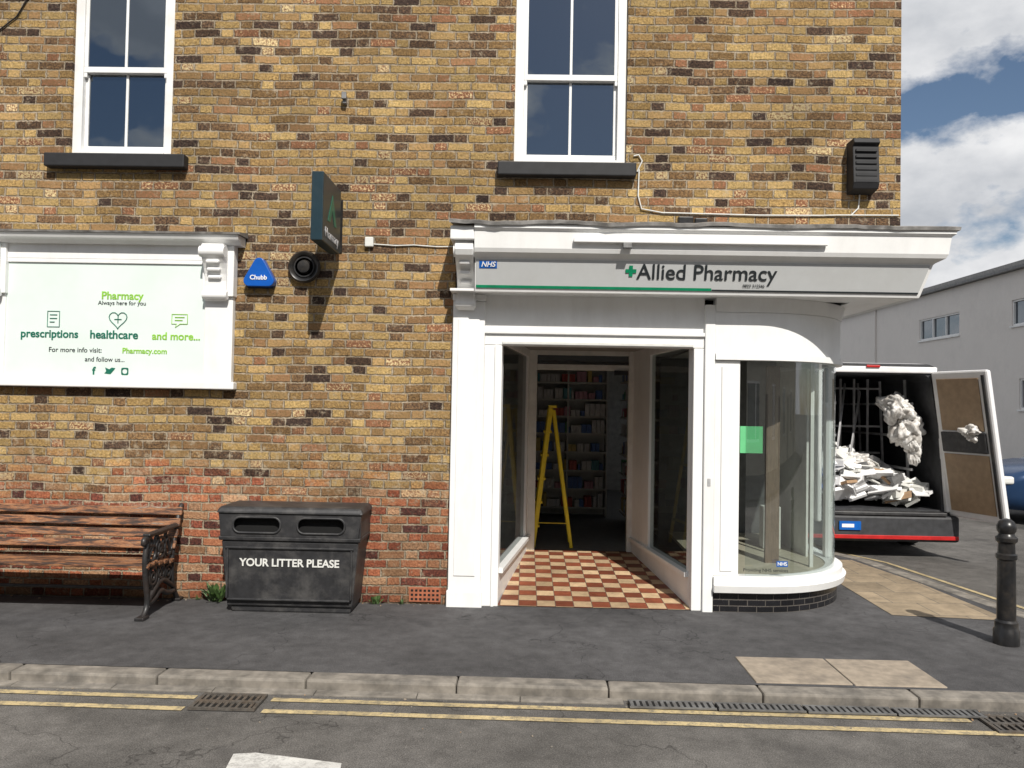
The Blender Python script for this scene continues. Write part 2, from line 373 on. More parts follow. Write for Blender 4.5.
def rrect(x0,x1,z0,z1,r,n=5):
    P=[]
    for cx,cz,a0 in ((x1-r,z1-r,0),(x0+r,z1-r,90),(x0+r,z0+r,180),(x1-r,z0+r,270)):
        for i in range(n+1):
            a=R(a0+90*i/n); P.append((cx+r*math.cos(a),cz+r*math.sin(a)))
    return P
def flat(name,splines,y,ext,mat,parent=None,bevel=0,rx=90):
    cu=bpy.data.curves.new(name,'CURVE'); cu.dimensions='2D'; cu.fill_mode='BOTH'; cu.extrude=ext; cu.bevel_depth=bevel
    for pts in splines:
        s=cu.splines.new('POLY'); s.points.add(len(pts)-1)
        for i,p in enumerate(pts): s.points[i].co=(p[0],p[1],0,1)
        s.use_cyclic_u=True
    cu.materials.append(mat); o=bpy.data.objects.new(name,cu); o.rotation_euler=(R(rx),0,0); o.location=(0,y,0)
    return link(o,parent)
def text(name,body,xc,zc,w,y,mat,parent=None,off=0.0,rotz=0,ext=.0015,shear=0):
    cu=bpy.data.curves.new(name,'FONT'); cu.body=body; cu.align_x='CENTER'; cu.align_y='CENTER'; cu.size=.2; cu.offset=off*.2; cu.shear=shear
    cu.materials.append(mat); o=bpy.data.objects.new(name,cu); link(o,parent)
    bpy.context.view_layer.update()
    s=w/max(o.dimensions.x,1e-4); cu.size=.2*s; cu.offset=off*.2*s; cu.extrude=ext
    o.location=(xc,y,zc); o.rotation_euler=(R(90),0,R(rotz))
    return o
def wall_holes(name,axis,const,a0,a1,z0,z1,holes,depth,mat,parent=None):
    A=sorted({a0,a1,*[h[0] for h in holes],*[h[1] for h in holes]}); Z=sorted({z0,z1,*[h[2] for h in holes],*[h[3] for h in holes]})
    def P(a,z,d=0):
        return (a,const+d,z) if axis=='y' else (const-d,a,z)
    V=[];F=[]
    def q(ps):
        o=len(V); V.extend(ps); F.append((o,o+1,o+2,o+3))
    for i in range(len(A)-1):
        for j in range(len(Z)-1):
            ac=(A[i]+A[i+1])/2; zc=(Z[j]+Z[j+1])/2
            if any(h[0]<ac<h[1] and h[2]<zc<h[3] for h in holes): continue
            q([P(A[i],Z[j]),P(A[i+1],Z[j]),P(A[i+1],Z[j+1]),P(A[i],Z[j+1])])
    for h in holes:
        a,b_,c,d=h
        q([P(a,c),P(a,d),P(a,d,depth),P(a,c,depth)]); q([P(b_,c),P(b_,c,depth),P(b_,d,depth),P(b_,d)])
        q([P(a,c),P(a,c,depth),P(b_,c,depth),P(b_,c)]); q([P(a,d),P(b_,d),P(b_,d,depth),P(a,d,depth)])
    return mesh(name,V,F,mat,parent)

# ------------------------------------------------------------------ ground, roads, pavements
mesh('ground',[(-300,-300,-.075),(300,-300,-.075),(300,300,-.075),(-300,300,-.075)],[(0,1,2,3)],M['ground'])
mesh('road',[(-60,-8.2,-.062),(60,-8.2,-.062),(60,-1.0,-.062),(8.6,-1.0,-.062),(7.4,3,-.062),(7.4,60,-.062),(2.9,60,-.062),(2.9,-1.0,-.062),(-60,-1.0,-.062)],[tuple(range(9))],M['road'])
K=-.015
front=[(x,-1.72+K*x) for x in (-40,-20,-10,-5,0,3.2)]
arc=[]
for i in range(1,9):
    a=R(-90+90*i/8); arc.append((3.2+.9*math.cos(a),-.87+.9*math.sin(a)))
side=[(4.06,-.06),(3.86,1.25),(3.68,2.46),(3.4,3.0),(3.2,3.6),(3.18,40)]
kp=front+arc+side
pv=kp+[(2.6,40),(2.6,1.0),(1.8,1.0),(1.8,0.0),(-40,0.0)]
mesh('pavement',[(x,y,0) for x,y in pv],[tuple(range(len(pv)))],M['pave'])
def offpath(P,d):
    out=[]
    for i,p in enumerate(P):
        a=Vector(P[max(i-1,0)]); c=Vector(P[min(i+1,len(P)-1)]); t=(c-a).normalized(); out.append((p[0]+t.y*d,p[1]-t.x*d))
    return out
def resample(P,step):
    out=[P[0]]
    for a,c in zip(P[:-1],P[1:]):
        a=Vector(a);c=Vector(c);L=(c-a).length; n=max(1,round(L/step))
        for i in range(1,n+1): out.append(tuple(a.lerp(c,i/n)))
    return out
kr=resample([(-12,-1.72+K*-12),(3.2,-1.72+K*3.2)],.9)+resample([(3.2,-1.72+K*3.2)]+arc+side[:-1]+[(3.18,12)],.45)[1:]
ko=offpath(kr,.15)
KV=[];
for i in range(len(kr)-1):
    a,b_=Vector(kr[i]),Vector(kr[i+1]); c,d=Vector(ko[i]),Vector(ko[i+1]); g=.003/max((b_-a).length,.1)
    a2,b2=a.lerp(b_,g),b_.lerp(a,g); c2,d2=c.lerp(d,g),d.lerp(c,g); zt=.005+random.uniform(-.003,.003)
    KV.append([(c2.x,c2.y,-.12),(d2.x,d2.y,-.12),(b2.x,b2.y,-.12),(a2.x,a2.y,-.12),(c2.x,c2.y,zt),(d2.x,d2.y,zt),(b2.x,b2.y,zt),(a2.x,a2.y,zt)])
multi('kerb',KV,M['kerb'],bevel=.014)
multi('gutter_channel',[[(x,-1.875+K*x-.075,-.08),(x+.595,-1.875+K*x-.075,-.08),(x+.595,-1.873+K*x,-.08),(x,-1.873+K*x,-.08),(x,-1.875+K*x-.075,-.052),(x+.595,-1.875+K*x-.075,-.052),(x+.595,-1.873+K*x,-.05),(x,-1.873+K*x,-.05)] for x in [-12+.6*i for i in range(21)]],M['kerb'],bevel=.004)
def strip(name,P,w,z,mat):
    P=resample(P,.35); a=offpath(P,w/2); b_=offpath(P,-w/2); n=len(P); sh=random.uniform(0,9)
    j=lambda x,y:(noise.noise(Vector((x*2+sh,y*2,0)))*.007)
    return mesh(name,[(x,y+j(x,y),z) for x,y in a]+[(x,y+j(x,y)*.6,z) for x,y in b_],[(i,i+1,n+i+1,n+i) for i in range(n-1)],mat)
def yl(off,x0,x1): return [(x0,off+K*x0),(x1,off+K*x1)]
for off in (-2.03,-2.20):
    strip('yellow_line',yl(off,-14,-1.86),.055,-.057,M['yellow_line'])
    strip('yellow_line',yl(off,-1.42,2.5 if off>-2.1 else 3.0),.055,-.057,M['yellow_line'])
cs=arc+side
for off in (.3,.45):
    strip('yellow_line',offpath([(x,y) for x,y in cs[5:]],off),.055,-.057,M['yellow_line'])
mesh('road_marking',[(-1.38,-2.72,-.057),(-1.28,-2.70,-.057),(-.84,-2.79,-.057),(-.5,-5.2,-.057),(-1.05,-5.2,-.057)],[(0,4,3,2,1)],M['white_line'])
def grate(name,x0,x1,y0,y1,z,n):
    e=empty(name,((x0+x1)/2,(y0+y1)/2,z))
    box('pit',x0,x1,y0,y1,z-.006,z-.002,M['hole'],e)
    L=[(x0,x1,y0,y0+.02,z-.002,z+.01),(x0,x1,y1-.02,y1,z-.002,z+.01),(x0,x0+.02,y0+.02,y1-.02,z-.002,z+.01),(x1-.02,x1,y0+.02,y1-.02,z-.002,z+.01)]
    for i in range(n):
        t=(i+.5)/n; xx=x0+.02+(x1-x0-.04)*t
        L.append((xx-.008,xx+.008,y0+.02,y1-.02,z-.002,z+.008))
    L.append((x0+.02,x1-.02,(y0+y1)/2-.012,(y0+y1)/2+.012,z-.0015,z+.0095))
    boxes('bars',L,M['grate'],e)
    return e
grate('drain_grate',-1.83,-1.46,-2.19,-1.955,-.056,9)
grate('drain_grate',2.56,3.0,-2.24,-2.0,-.056,10)
e=empty('channel_drain',(1.6,-1.97,-.056))
L=[];P_=[]
x=.62
while x<2.5:
    y=-1.96+K*x; s=.49
    L+= [(x,x+s,y-.055,y-.043,-.051,-.042),(x,x+s,y+.043,y+.055,-.051,-.042)]
    P_.append((x,x+s,y-.043,y+.043,-.06,-.0455))
    for i in range(14):
        xx=x+s*(i+.5)/14; L.append((xx-.010,xx+.010,y-.043,y+.043,-.05,-.0425))
    x+=.5
boxes('slot_void',P_,M['hole'],e); boxes('slot_bars',L,M['metal'],e)
box('paving_slab',1.42,2.0,-1.71,-1.22,-.03,.008,M['slab'],bevel=.006)
box('paving_slab',2.01,2.56,-1.72,-1.22,-.03,.007,M['slab'],bevel=.006)
mesh('buff_paving',[(3.0,-.02,.004),(3.9,-.12,.004),(3.83,1.2,.004),(3.63,2.35,.004),(3.06,2.35,.004)],[(0,1,2,3,4)],M['buff'])

# ------------------------------------------------------------------ main building
XE=3.06
bld=empty('brick_shop_building',(0,3,0))
W1=(-3.87,-3.01,3.68,5.28); W2=(-.135,.80,3.655,5.28); W0=(-7.6,-6.75,3.69,5.28)
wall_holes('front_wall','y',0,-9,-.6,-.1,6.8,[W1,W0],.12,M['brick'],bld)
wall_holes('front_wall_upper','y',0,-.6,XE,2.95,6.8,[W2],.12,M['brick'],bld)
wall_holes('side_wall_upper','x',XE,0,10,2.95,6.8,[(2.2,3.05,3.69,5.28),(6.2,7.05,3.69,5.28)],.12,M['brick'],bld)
SW=(2.75,7.8,.75,2.45)  # added window opening, put in to let daylight onto the shelving
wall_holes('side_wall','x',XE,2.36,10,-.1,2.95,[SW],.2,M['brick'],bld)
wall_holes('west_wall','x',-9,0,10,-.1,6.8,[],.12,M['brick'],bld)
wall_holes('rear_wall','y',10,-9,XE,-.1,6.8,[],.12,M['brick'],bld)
prism('roof',[(-.25,6.8),(10.25,6.8),(5,9.2)],'x',-9.2,3.28,M['rooft'],bld)
boxes('chimney_stack',[(-5,-4.2,4.6,5.4,8.4,10.2)],M['brick'],bld)
boxes('added_light_window_frame',[(2.9,2.98,SW[0],SW[1],SW[2],SW[2]+.07),(2.9,2.98,SW[0],SW[1],SW[3]-.07,SW[3])]+[(2.9,2.98,y,y+.07,SW[2]+.07,SW[3]-.07) for y in (SW[0],4.35,6.05,SW[1]-.07)],M['white2'],bld)  # frame and pane of the added opening that brightens the shop interior
mesh('added_light_window_glass',[(2.94,SW[0],SW[2]),(2.94,SW[1],SW[2]),(2.94,SW[1],SW[3]),(2.94,SW[0],SW[3])],[(0,1,2,3)],M['added_glass'],bld)
def sash(prefix,h,y=.035,axis='y'):
    x0,x1,z0,z1=h; zm=z0+.745; xm=(x0+x1)/2
    L=[(x0,x0+.075,y,y+.1,z0,z1),(x1-.075,x1,y,y+.1,z0,z1),(x0+.075,x1-.075,y,y+.1,z1-.08,z1),(x0+.075,x1-.075,y-.02,y+.1,z0,z0+.045)]
    a,b_=x0+.075,x1-.075
    L+=[(a,b_,y+.045,y+.085,z0+.045,z0+.105),(a,a+.03,y+.047,y+.083,z0+.105,zm-.02),(b_-.03,b_,y+.047,y+.083,z0+.105,zm-.02),
        (a,b_,y+.045,y+.083,zm-.02,zm+.015),(xm-.011,xm+.011,y+.05,y+.08,z0+.105,zm-.02)]
    L+=[(a,b_,y+.012,y+.043,zm-.02,zm+.03),(a,a+.03,y+.014,y+.042,zm+.03,z1-.08),(b_-.03,b_,y+.014,y+.042,zm+.03,z1-.08),(xm-.011,xm+.011,y+.016,y+.042,zm+.03,z1-.08)]
    L+=[(a,a+.025,y+.013,y+.042,zm-.06,zm-.0205),(b_-.025,b_,y+.013,y+.042,zm-.06,zm-.0205)]
    G=[(a,b_,y+.062,y+.066,z0+.05,zm),(a,b_,y+.026,y+.03,zm,z1-.05)]
    if axis=='x':
        f=lambda b:(XE-b[3],XE-b[2],b[0],b[1],b[4],b[5]); L=[f(b) for b in L]; G=[f(b) for b in G]
    boxes(prefix+'_frame',L,M['white2'],bld,bevel=.004); boxes(prefix+'_glass',G,M['dglass'],bld)
for i,h in enumerate((W0,W1,W2)):
    sash('sash_window',h)
    xl,xr=h[0]-.165,h[1]+.15
    if i==2: xl,xr=h[0]-.13,h[1]+.075
    box('sill',xl,xr,-.09,.034,h[2]-.115,h[2]-.002,M['slate'],bld,bevel=.01)
for h in ((2.2,3.05,3.69,5.28),(6.2,7.05,3.69,5.28)): sash('side_window',h,axis='x')

# ------------------------------------------------------------------ shopfront (part of building)
sf=bld
Wh=M['white']
box('pilaster_left',-.61,-.345,-.05,.12,.0,2.5,Wh,sf,bevel=.008)
box('pilaster_left_base',-.62,-.33,-.07,.12,-.02,.13,Wh,sf,bevel=.008)
box('pilaster_left_panel',-.565,-.39,-.058,-.0495,.25,2.35,Wh,sf,bevel=.003)
box('frame_left_post',-.345,-.2,-.02,.10,0,2.14,Wh,sf,bevel=.006)
box('frame_left_bead',-.26,-.235,-.035,-.0195,0,2.14,Wh,sf,bevel=.004)
box('frame_right_post',1.375,1.46,-.02,.10,0,2.14,Wh,sf,bevel=.006)
box('pilaster_right',1.46,1.545,-.05,.10,-.01,2.5,Wh,sf,bevel=.008)
box('door_header',-.345,1.46,-.022,.10,2.142,2.24,Wh,sf,bevel=.006)
box('door_header_mould',-.36,1.46,-.045,-.021,2.235,2.265,Wh,sf,bevel=.006)
box('frieze_panel',-.345,1.46,-.012,.10,2.242,2.56,Wh,sf)
box('shutter_box',-.2,1.37,-.035,-.0225,2.15,2.175,M['frosty'],sf,bevel=.004)
prism('soffit',[(-.62,-.245),(3.045,-.245),(3.045,2.5),(2.7,2.5),(2.7,.12),(-.62,.12)],'z',2.556,2.575,Wh,sf)
prof=[(.235,2.56),(.245,2.545),(.262,2.55),(.268,2.565),(.335,2.80),(.345,2.81),(.40,2.84),(.415,2.87),(.43,3.0),(.455,3.02),(.455,3.05),(.44,3.052),(.0,3.10),(0,2.56)]
V=[];F=[]
n=len(prof)
for (o,z) in prof: V.append((-.42,-o,z))
for (o,z) in prof: V.append((3.06+max(0,o-.235)*1.0,-o,z))
for (o,z) in prof: V.append((3.06+max(0,o-.235)*1.0,2.5,z))
for k in range(2):
    for i in range(n):
        F.append((k*n+i,(k+1)*n+i,(k+1)*n+(i+1)%n,k*n+(i+1)%n))
F.append(tuple(range(n))); F.append(tuple(2*n+i for i in range(n))[::-1])
mesh('fascia_cornice',V,F,Wh,sf,fixn=True)
lp=[(.47,3.045),(.475,3.07),(.44,3.082),(.0,3.15),(.0,3.112),(.44,3.062),(.457,3.052)]
V=[];F=[];n=len(lp)
NS=60
for k in range(NS+1):
    x=-.615+(3.06+.615)*k/NS; w=noise.noise(Vector((x*2.3,0,0)))*.016+noise.noise(Vector((x*9,3,0)))*.009
    for (o,z) in lp: V.append((x if k<NS else 3.06+max(0,o-.23),-o-(abs(w)*.6 if o>.4 else 0),z+w*(1 if o>.3 else .9)))
for (o,z) in lp: V.append((3.06+max(0,o-.23),2.5,z))
for k in range(NS+1):
    for i in range(n): F.append((k*n+i,(k+1)*n+i,(k+1)*n+(i+1)%n,k*n+(i+1)%n))
F.append(tuple(range(n)));F.append(tuple((NS+1)*n+i for i in range(n))[::-1])
mesh('lead_capping',V,F,M['lead'],sf,fixn=True)
box('cornice_end_block',-.61,-.42,-.43,0,2.93,3.04,Wh,sf,bevel=.01)
def corbel(nm,x0,x1,zb,zt,pr,par,yb=0.0):
    H=zt-zb; P=[]
    out=[(0,0),(.12,.0),(.22,.04),(.26,.12),(.22,.2),(.18,.26),(.2,.36),(.3,.48),(.45,.58),(.62,.66),(.8,.72),(.94,.78),(1,.86),(.98,.94),(.9,1.0),(0,1.0)]
    for a,b_ in out: P.append((yb-a*pr,zb+b_*H))
    prism(nm,P,'x',x0,x1,Wh,par,bevel=.008)
    w=(x1-x0); xc=(x0+x1)/2
    for k in range(3):
        zz=zb+H*(.42+.13*k); yy=yb-pr*(.3+.22*k)
        box(nm+'_bead',xc-w*.3,xc+w*.3,yy-.02,yy+.02,zz-.012,zz+.015,Wh,par,bevel=.01)
    lathe(nm+'_scroll',[(.001,-w/2-.012),(H*.1,-w/2-.012),(H*.1,w/2+.012),(.001,w/2+.012)],(xc,yb-pr*.8,zb+H*.86),Wh,par,20,'x')
    lathe(nm+'_scroll',[(.001,-w/2-.01),(H*.075,-w/2-.01),(H*.075,w/2+.01),(.001,w/2+.01)],(xc,yb-pr*.16,zb+H*.1),Wh,par,20,'x')
corbel('corbel',-.575,-.43,2.42,2.93,.36,sf,-.05)
box('pilaster_cap',-.612,-.34,-.075,-.0,2.5,2.553,Wh,sf,bevel=.006)
box('awning_rail',.35,2.3,-.462,-.432,2.915,2.95,Wh,sf,bevel=.006)
box('awning_bracket',.73,.80,-.468,-.43,2.875,2.914,M['metal'],sf,bevel=.003)
def ysl(z): return -(.268+(.335-.268)*(z-2.565)/(.235))-.006
th=math.atan2(.335-.268,.235)
sg=empty('pharmacy_fascia_sign',(1.3,-.3,2.68))
def signquad(nm,x0,x1,z0,z1,mat,o=0,x1t=None):
    V=[(x0,ysl(z0)-o,z0),(x1,ysl(z0)-o,z0),(x1t if x1t is not None else x1,ysl(z1)-o,z1),(x0,ysl(z1)-o,z1)]
    V+=[(a,b_+.005+o*.5,c) for a,b_,c in V]
    return mesh(nm,V,BF,mat,sg,fixn=True)
signquad('panel',-.41,3.07,2.575,2.795,M['sign'],0,3.135)
signquad('green_stripe',-.41,1.45,2.577,2.598,M['green'],.003)
signquad('grey_stripe',1.453,3.07,2.577,2.589,M['ink'],.003)
signquad('logo_patch',-.385,-.245,2.725,2.782,M['nhs'],.003)
def stext(body,xc,zc,w,mat,off=0,o=.006,shear=0):
    t=text('lettering',body,xc,zc,w,ysl(zc)-o,mat,sg,off,ext=.001,shear=shear); t.rotation_euler=(R(90)+th*1.0,0,0); return t
stext('NHS',-.315,2.753,.115,M['white'],.02,.007,.25)
stext('Allied Pharmacy',1.405,2.710,1.10,M['ink'],.006)
stext('+',.81,2.712,.085,M['green'],.06)
stext('0823 312346',1.78,2.62,.17,M['ink'])
mesh('entrance_floor',[(-.36,-.01,.006),(1.47,-.01,.006),(1.47,.03,.010),(1.38,.03,.010),(1.16,2.06,.094),(.02,2.06,.094),(-.2,.03,.010),(-.36,.03,.010)],[(0,1,2,3,4,5,6,7)],M['tile'],sf)
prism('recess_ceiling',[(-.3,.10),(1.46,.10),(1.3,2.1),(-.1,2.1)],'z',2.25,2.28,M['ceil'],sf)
def sidepanel(pfx,p0,p1,sgn,glass_end):
    a=Vector(p0);b_=Vector(p1);d=(b_-a).normalized();nrm=Vector((d.y,-d.x))*sgn
    def seg(t0,t1,o0,o1,z0,z1,z0b=None,z1b=None):
        A=a.lerp(b_,t0);B=a.lerp(b_,t1); z0b=z0 if z0b is None else z0b; z1b=z1 if z1b is None else z1b
        p=[A+nrm*o0,B+nrm*o0,B+nrm*o1,A+nrm*o1]
        return [(p[0].x,p[0].y,z0),(p[1].x,p[1].y,z0b),(p[2].x,p[2].y,z0b),(p[3].x,p[3].y,z0),(p[0].x,p[0].y,z1),(p[1].x,p[1].y,z1b),(p[2].x,p[2].y,z1b),(p[3].x,p[3].y,z1)]
    VL=[seg(0,1,0,.07,-.02,.245,.0,.215),seg(0,1,-.035,.075,.245,.285,.215,.255),seg(0,.03,0,.06,.285,2.25,.285,2.25),seg(glass_end,1,0,.06,.255,2.25),seg(.03,glass_end,0,.06,2.17,2.25)]
    multi(pfx+'_frame',VL,Wh,sf,bevel=.004)
    G=seg(.03,glass_end,.025,.03,.28,2.17,.25,2.17)
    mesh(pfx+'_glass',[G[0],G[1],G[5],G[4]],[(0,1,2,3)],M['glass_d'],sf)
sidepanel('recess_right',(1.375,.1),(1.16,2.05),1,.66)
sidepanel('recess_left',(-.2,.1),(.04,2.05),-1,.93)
boxes('inner_door_frame',[(.03,.12,2.05,2.13,.09,2.25),(1.11,1.2,2.05,2.13,.09,2.25),(.12,1.11,2.05,2.13,2.04,2.10),(.12,1.11,2.055,2.125,2.2,2.25)],M['frosty'],sf,bevel=.004)
box('transom_glass',.12,1.11,2.085,2.09,2.1,2.2,M['dglass'],sf)
box('door_closer',.95,1.1,2.03,2.05,1.99,2.04,M['black'],sf)
rm=[(-3,2.12),(2.85,2.12),(2.85,8.5),(-3,8.5)]
V=[(x,y,z) for z in (.088,2.6) for x,y in rm]
mesh('shop_room_floor',V[:4],[(0,1,2,3)],M['carpet'],sf)
mesh('shop_room_walls',V,[(2,3,7,6),(3,0,4,7),(4,5,6,7)],M['inwall'],sf)
boxes('shop_east_wall',[(2.85,2.88,2.12,8.5,.088,SW[2]),(2.85,2.88,2.12,8.5,SW[3],2.6),(2.85,2.88,2.12,SW[0],SW[2],SW[3]),(2.85,2.88,SW[1],8.5,SW[2],SW[3])],M['inwall'],sf)
boxes('shop_front_inside',[(-3,.03,2.14,2.17,.088,2.6)],M['inwall'],sf)
shv=empty('shop_shelving',(1,5,0))
SL=[];PR=[]
def shelf_run(x0,x1,y0,y1,facing):
    for zz in (.22,.48,.74,1.0,1.26,1.5,1.74,1.98):
        SL.append((x0,x1,y0,y1,zz-.015,zz+.01))
        a=(x0 if facing=='y' else y0)+.03; end=(x1 if facing=='y' else y1)-.08
        while a<end:
            w=random.uniform(.025,.075); h=random.uniform(.07,.19); c_=random.choice([0,0,0,0,1,2,3,4,5,6,0,1]); rep=random.randint(1,4)
            for _ in range(rep):
                if a>end: break
                if facing=='y': PR.append((a,a+w*.9,y0+.02,y0+.2,zz+.012,zz+.012+h,c_))
                else: PR.append((x0+.02,x0+.2,a,a+w*.9,zz+.012,zz+.012+h,c_))
                a+=w
            a+=random.uniform(0,.03)
shelf_run(-.9,1.15,4.7,5.0,'y'); shelf_run(1.32,1.62,2.9,4.6,'x'); shelf_run(-2.2,-1.2,3.5,3.8,'y')
SL.append((-.9,1.15,5.0,5.02,.1,2.2)); SL.append((1.62,1.63,2.9,4.6,.1,2.2)); SL.append((-2.2,-1.2,3.8,3.82,.1,2.2))
for x in (-.6,.0,.6,1.15): SL.append((x-.012,x+.012,4.695,4.99,.1,2.2))
boxes('shelves',SL,M['frosty'],shv); boxes('products',PR,PROD,shv)
ld=empty('step_ladder',(.3,2.35,.1))
VL=[]
for yy in (2.24,2.62):
    VL.append(beam((.105,yy,.09),(.28,yy+(.03 if yy<2.4 else -.03),1.62),.03,.05)); VL.append(beam((.53,yy,.09),(.315,yy+(.03 if yy<2.4 else -.03),1.60),.025,.035))
for t in (.15,.32,.49,.66,.83):
    x=.105+(.175)*t; z=.09+1.53*t; VL.append(rbox((x,2.43,z),(.09,.34,.025),Matrix.Identity(3)))
for t in (.18,.6): VL.append(beam((.53-.2*t,2.25,.09+1.51*t),(.53-.2*t,2.61,.09+1.51*t),.02,.03))
VL.append(rbox((.30,2.43,1.64),(.09,.40,.03),Matrix.Identity(3)))
VL.append(beam((.14,2.235,.36),(.49,2.235,.36),.018,.008))
multi('frame',VL,M['yellow'],ld,bevel=.003)
# ------------------------------------------------------------------ curved bay
path=[];
for i in range(5): path.append(((1.545+.355*i/4,-.03),(0,-1)))
C=(1.9,.92); Rr=.95
for i in range(1,25):
    a=R(-90+90*i/24); path.append(((C[0]+Rr*math.cos(a),C[1]+Rr*math.sin(a)),(math.cos(a),math.sin(a))))
for i in range(1,5): path.append(((2.85,.92+1.38*i/4),(1,0)))
def band(nm,o0,o1,z0,z1,mat,i0=0,i1=None,smooth=True,taper=0):
    pts=path[i0:(i1 or len(path))]; V=[]
    for (p,nn_) in pts:
        for o,z in ((o0+taper,z0),(o0,z1),(o1,z1),(o1,z0)): V.append((p[0]+nn_[0]*o,p[1]+nn_[1]*o,z))
    F=[]; m_=len(pts)
    for k in range(m_-1):
        for j in range(4): F.append((k*4+j,(k+1)*4+j,(k+1)*4+(j+1)%4,k*4+(j+1)%4))
    F.append((0,1,2,3)); F.append(tuple((m_-1)*4+j for j in (3,2,1,0)))
    o=mesh(nm,V,F,mat,sf,smooth=smooth,fixn=True)
    md=o.modifiers.new('e','EDGE_SPLIT'); md.split_angle=R(40)
    return o
band('bay_plinth',.0,-.1,-.06,.165,M['plinth'])
band('bay_sill_lower',.075,-.1,.167,.225,Wh,taper=-.015)
band('bay_sill_upper',.045,-.1,.227,.29,Wh)
band('bay_header_lower_mould',.035,-.08,2.05,2.10,Wh)
band('bay_header',.015,-.08,2.102,2.44,Wh)
band('bay_header_upper_mould',.05,-.08,2.442,2.5545,Wh,taper=-.03)
pts=path[3:]
V=[];F=[]
for (p,nn_) in pts:
    V.append((p[0]-nn_[0]*.02,p[1]-nn_[1]*.02,.29)); V.append((p[0]-nn_[0]*.02,p[1]-nn_[1]*.02,2.05))
for k in range(len(pts)-1): F.append((2*k,2*k+2,2*k+3,2*k+1))
mesh('bay_glass',V,F,M['glass'],sf,smooth=True)
box('bay_post',1.546,1.752,-.035,.05,.292,2.048,Wh,sf,bevel=.008)
box('bay_post_bead',1.60,1.70,-.045,-.0345,.33,2.0,Wh,sf,bevel=.008)
box('bay_post',2.80,2.87,.9,.97,.292,2.048,Wh,sf,bevel=.006)
box('bay_post',2.79,2.88,2.2,2.3,.292,2.048,Wh,sf,bevel=.006)
box('bay_return',2.85,3.045,2.302,2.358,-.05,2.55,Wh,sf)
arcp=[(p[0]-nn_[0]*.1,p[1]-nn_[1]*.1) for p,nn_ in path]
prism('display_floor',arcp+[(1.6,2.3)],'z',.25,.283,M['palewood'],sf)
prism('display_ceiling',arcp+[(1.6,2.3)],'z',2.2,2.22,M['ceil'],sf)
box('display_board',2.16,2.28,.60,.64,.283,2.04,M['ply'],sf)
box('display_board',2.64,2.66,.95,1.9,.283,2.04,M['frosty'],sf)
boxes('display_inner_mullions',[(2.50,2.53,.45,.48,.283,2.05)],M['frosty'],sf)
box('display_back_wall',1.5,2.8,2.36,2.40,.1,2.2,M['carpet'],sf)
boxes('display_goods',[(1.85,2.0,1.2,1.35,.284,.62),(2.35,2.52,1.3,1.45,.284,.7)],M['frosty'],sf,bevel=.01)
box('window_poster',1.765,1.95,.0,.004,1.29,1.51,M['postergreen'],sf)
ws=empty('window_sticker',(2.0,-.04,.4))
text('lettering','Providing NHS services',1.97,.345,.36,-.045,M['ink'],ws)
box('logo_patch',2.06,2.15,-.038,-.034,.375,.42,M['nhs'],ws)
text('logo_letters','NHS',2.105,.3975,.075,-.040,M['white'],ws,.02)
box('keyplate',1.49,1.515,-.055,-.0505,1.02,1.08,M['rack'],sf)

# ------------------------------------------------------------------ left display board
ds=empty('pharmacy_display_board',(-3.5,-.05,2.4))
box('pilaster_right',-2.665,-2.43,-.06,.0,1.78,2.5,Wh,ds,bevel=.006)
box('pilaster_left',-4.56,-4.33,-.06,.0,1.78,2.5,Wh,ds,bevel=.006)
box('bottom_rail',-4.6,-2.40,-.085,.0,1.735,1.795,Wh,ds,bevel=.008)
box('top_frieze',-4.56,-2.43,-.06,.0,2.80,2.92,Wh,ds)
box('block_right',-2.68,-2.42,-.09,.0,2.5,2.92,Wh,ds,bevel=.006)
box('block_left',-4.57,-4.32,-.09,.0,2.5,2.92,Wh,ds,bevel=.006)
box('panel',-4.33,-2.665,-.045,.0,1.797,2.798,M['panel'],ds)
boxes('panel_trim',[(-4.33,-2.665,-.06,-.0455,2.765,2.798),(-4.33,-2.665,-.055,-.0455,1.797,1.82)],Wh,ds,bevel=.003)
prism('cornice',[(0,2.92),(-.10,2.92),(-.13,2.945),(-.17,2.955),(-.19,2.99),(0,2.995)],'x',-4.64,-2.36,Wh,ds)
prism('lead_capping',[(0,2.997),(-.2,2.992),(-.205,3.008),(0,3.04)],'x',-4.66,-2.34,M['lead'],ds)
corbel('corbel',-2.65,-2.47,2.46,2.915,.12,ds,-.09)
corbel('corbel',-4.54,-4.36,2.46,2.915,.12,ds,-.09)
yy=-.047
def dt(b_,x,z,w,m_,off=0): text('lettering',b_,x,z,w,yy,m_,ds,off)
dt('Pharmacy',-3.36,2.495,.35,M['lime'],.02)
dt('Always here for you',-3.36,2.435,.40,M['ink'])
dt('prescriptions',-3.96,2.17,.48,M['dkgreen'],.02)
dt('healthcare',-3.42,2.17,.40,M['dkgreen'],.02)
dt('and more...',-2.90,2.165,.40,M['lime'],.02)
dt('For more info visit:',-3.74,2.04,.44,M['ink'])
dt('Pharmacy.com',-3.16,2.04,.37,M['lime'],.02)
dt('and follow us...',-3.49,1.965,.33,M['ink'])
def ic(P,m_,cyc=True,r=.004): wire('icon',[[(x,yy,z) for x,z in P]],r,m_,ds,cyc)
cx,cz=-3.93,2.30
ic([(cx-.05,cz-.07),(cx+.05,cz-.07),(cx+.05,cz+.06),(cx-.05,cz+.06)],M['dkgreen']); ic([(cx-.03,cz+.03),(cx+.03,cz+.03)],M['dkgreen'],False); ic([(cx-.03,cz),(cx+.03,cz)],M['dkgreen'],False); ic([(cx-.03,cz-.03),(cx+.01,cz-.03)],M['dkgreen'],False)
cx=-3.39
hp=[]
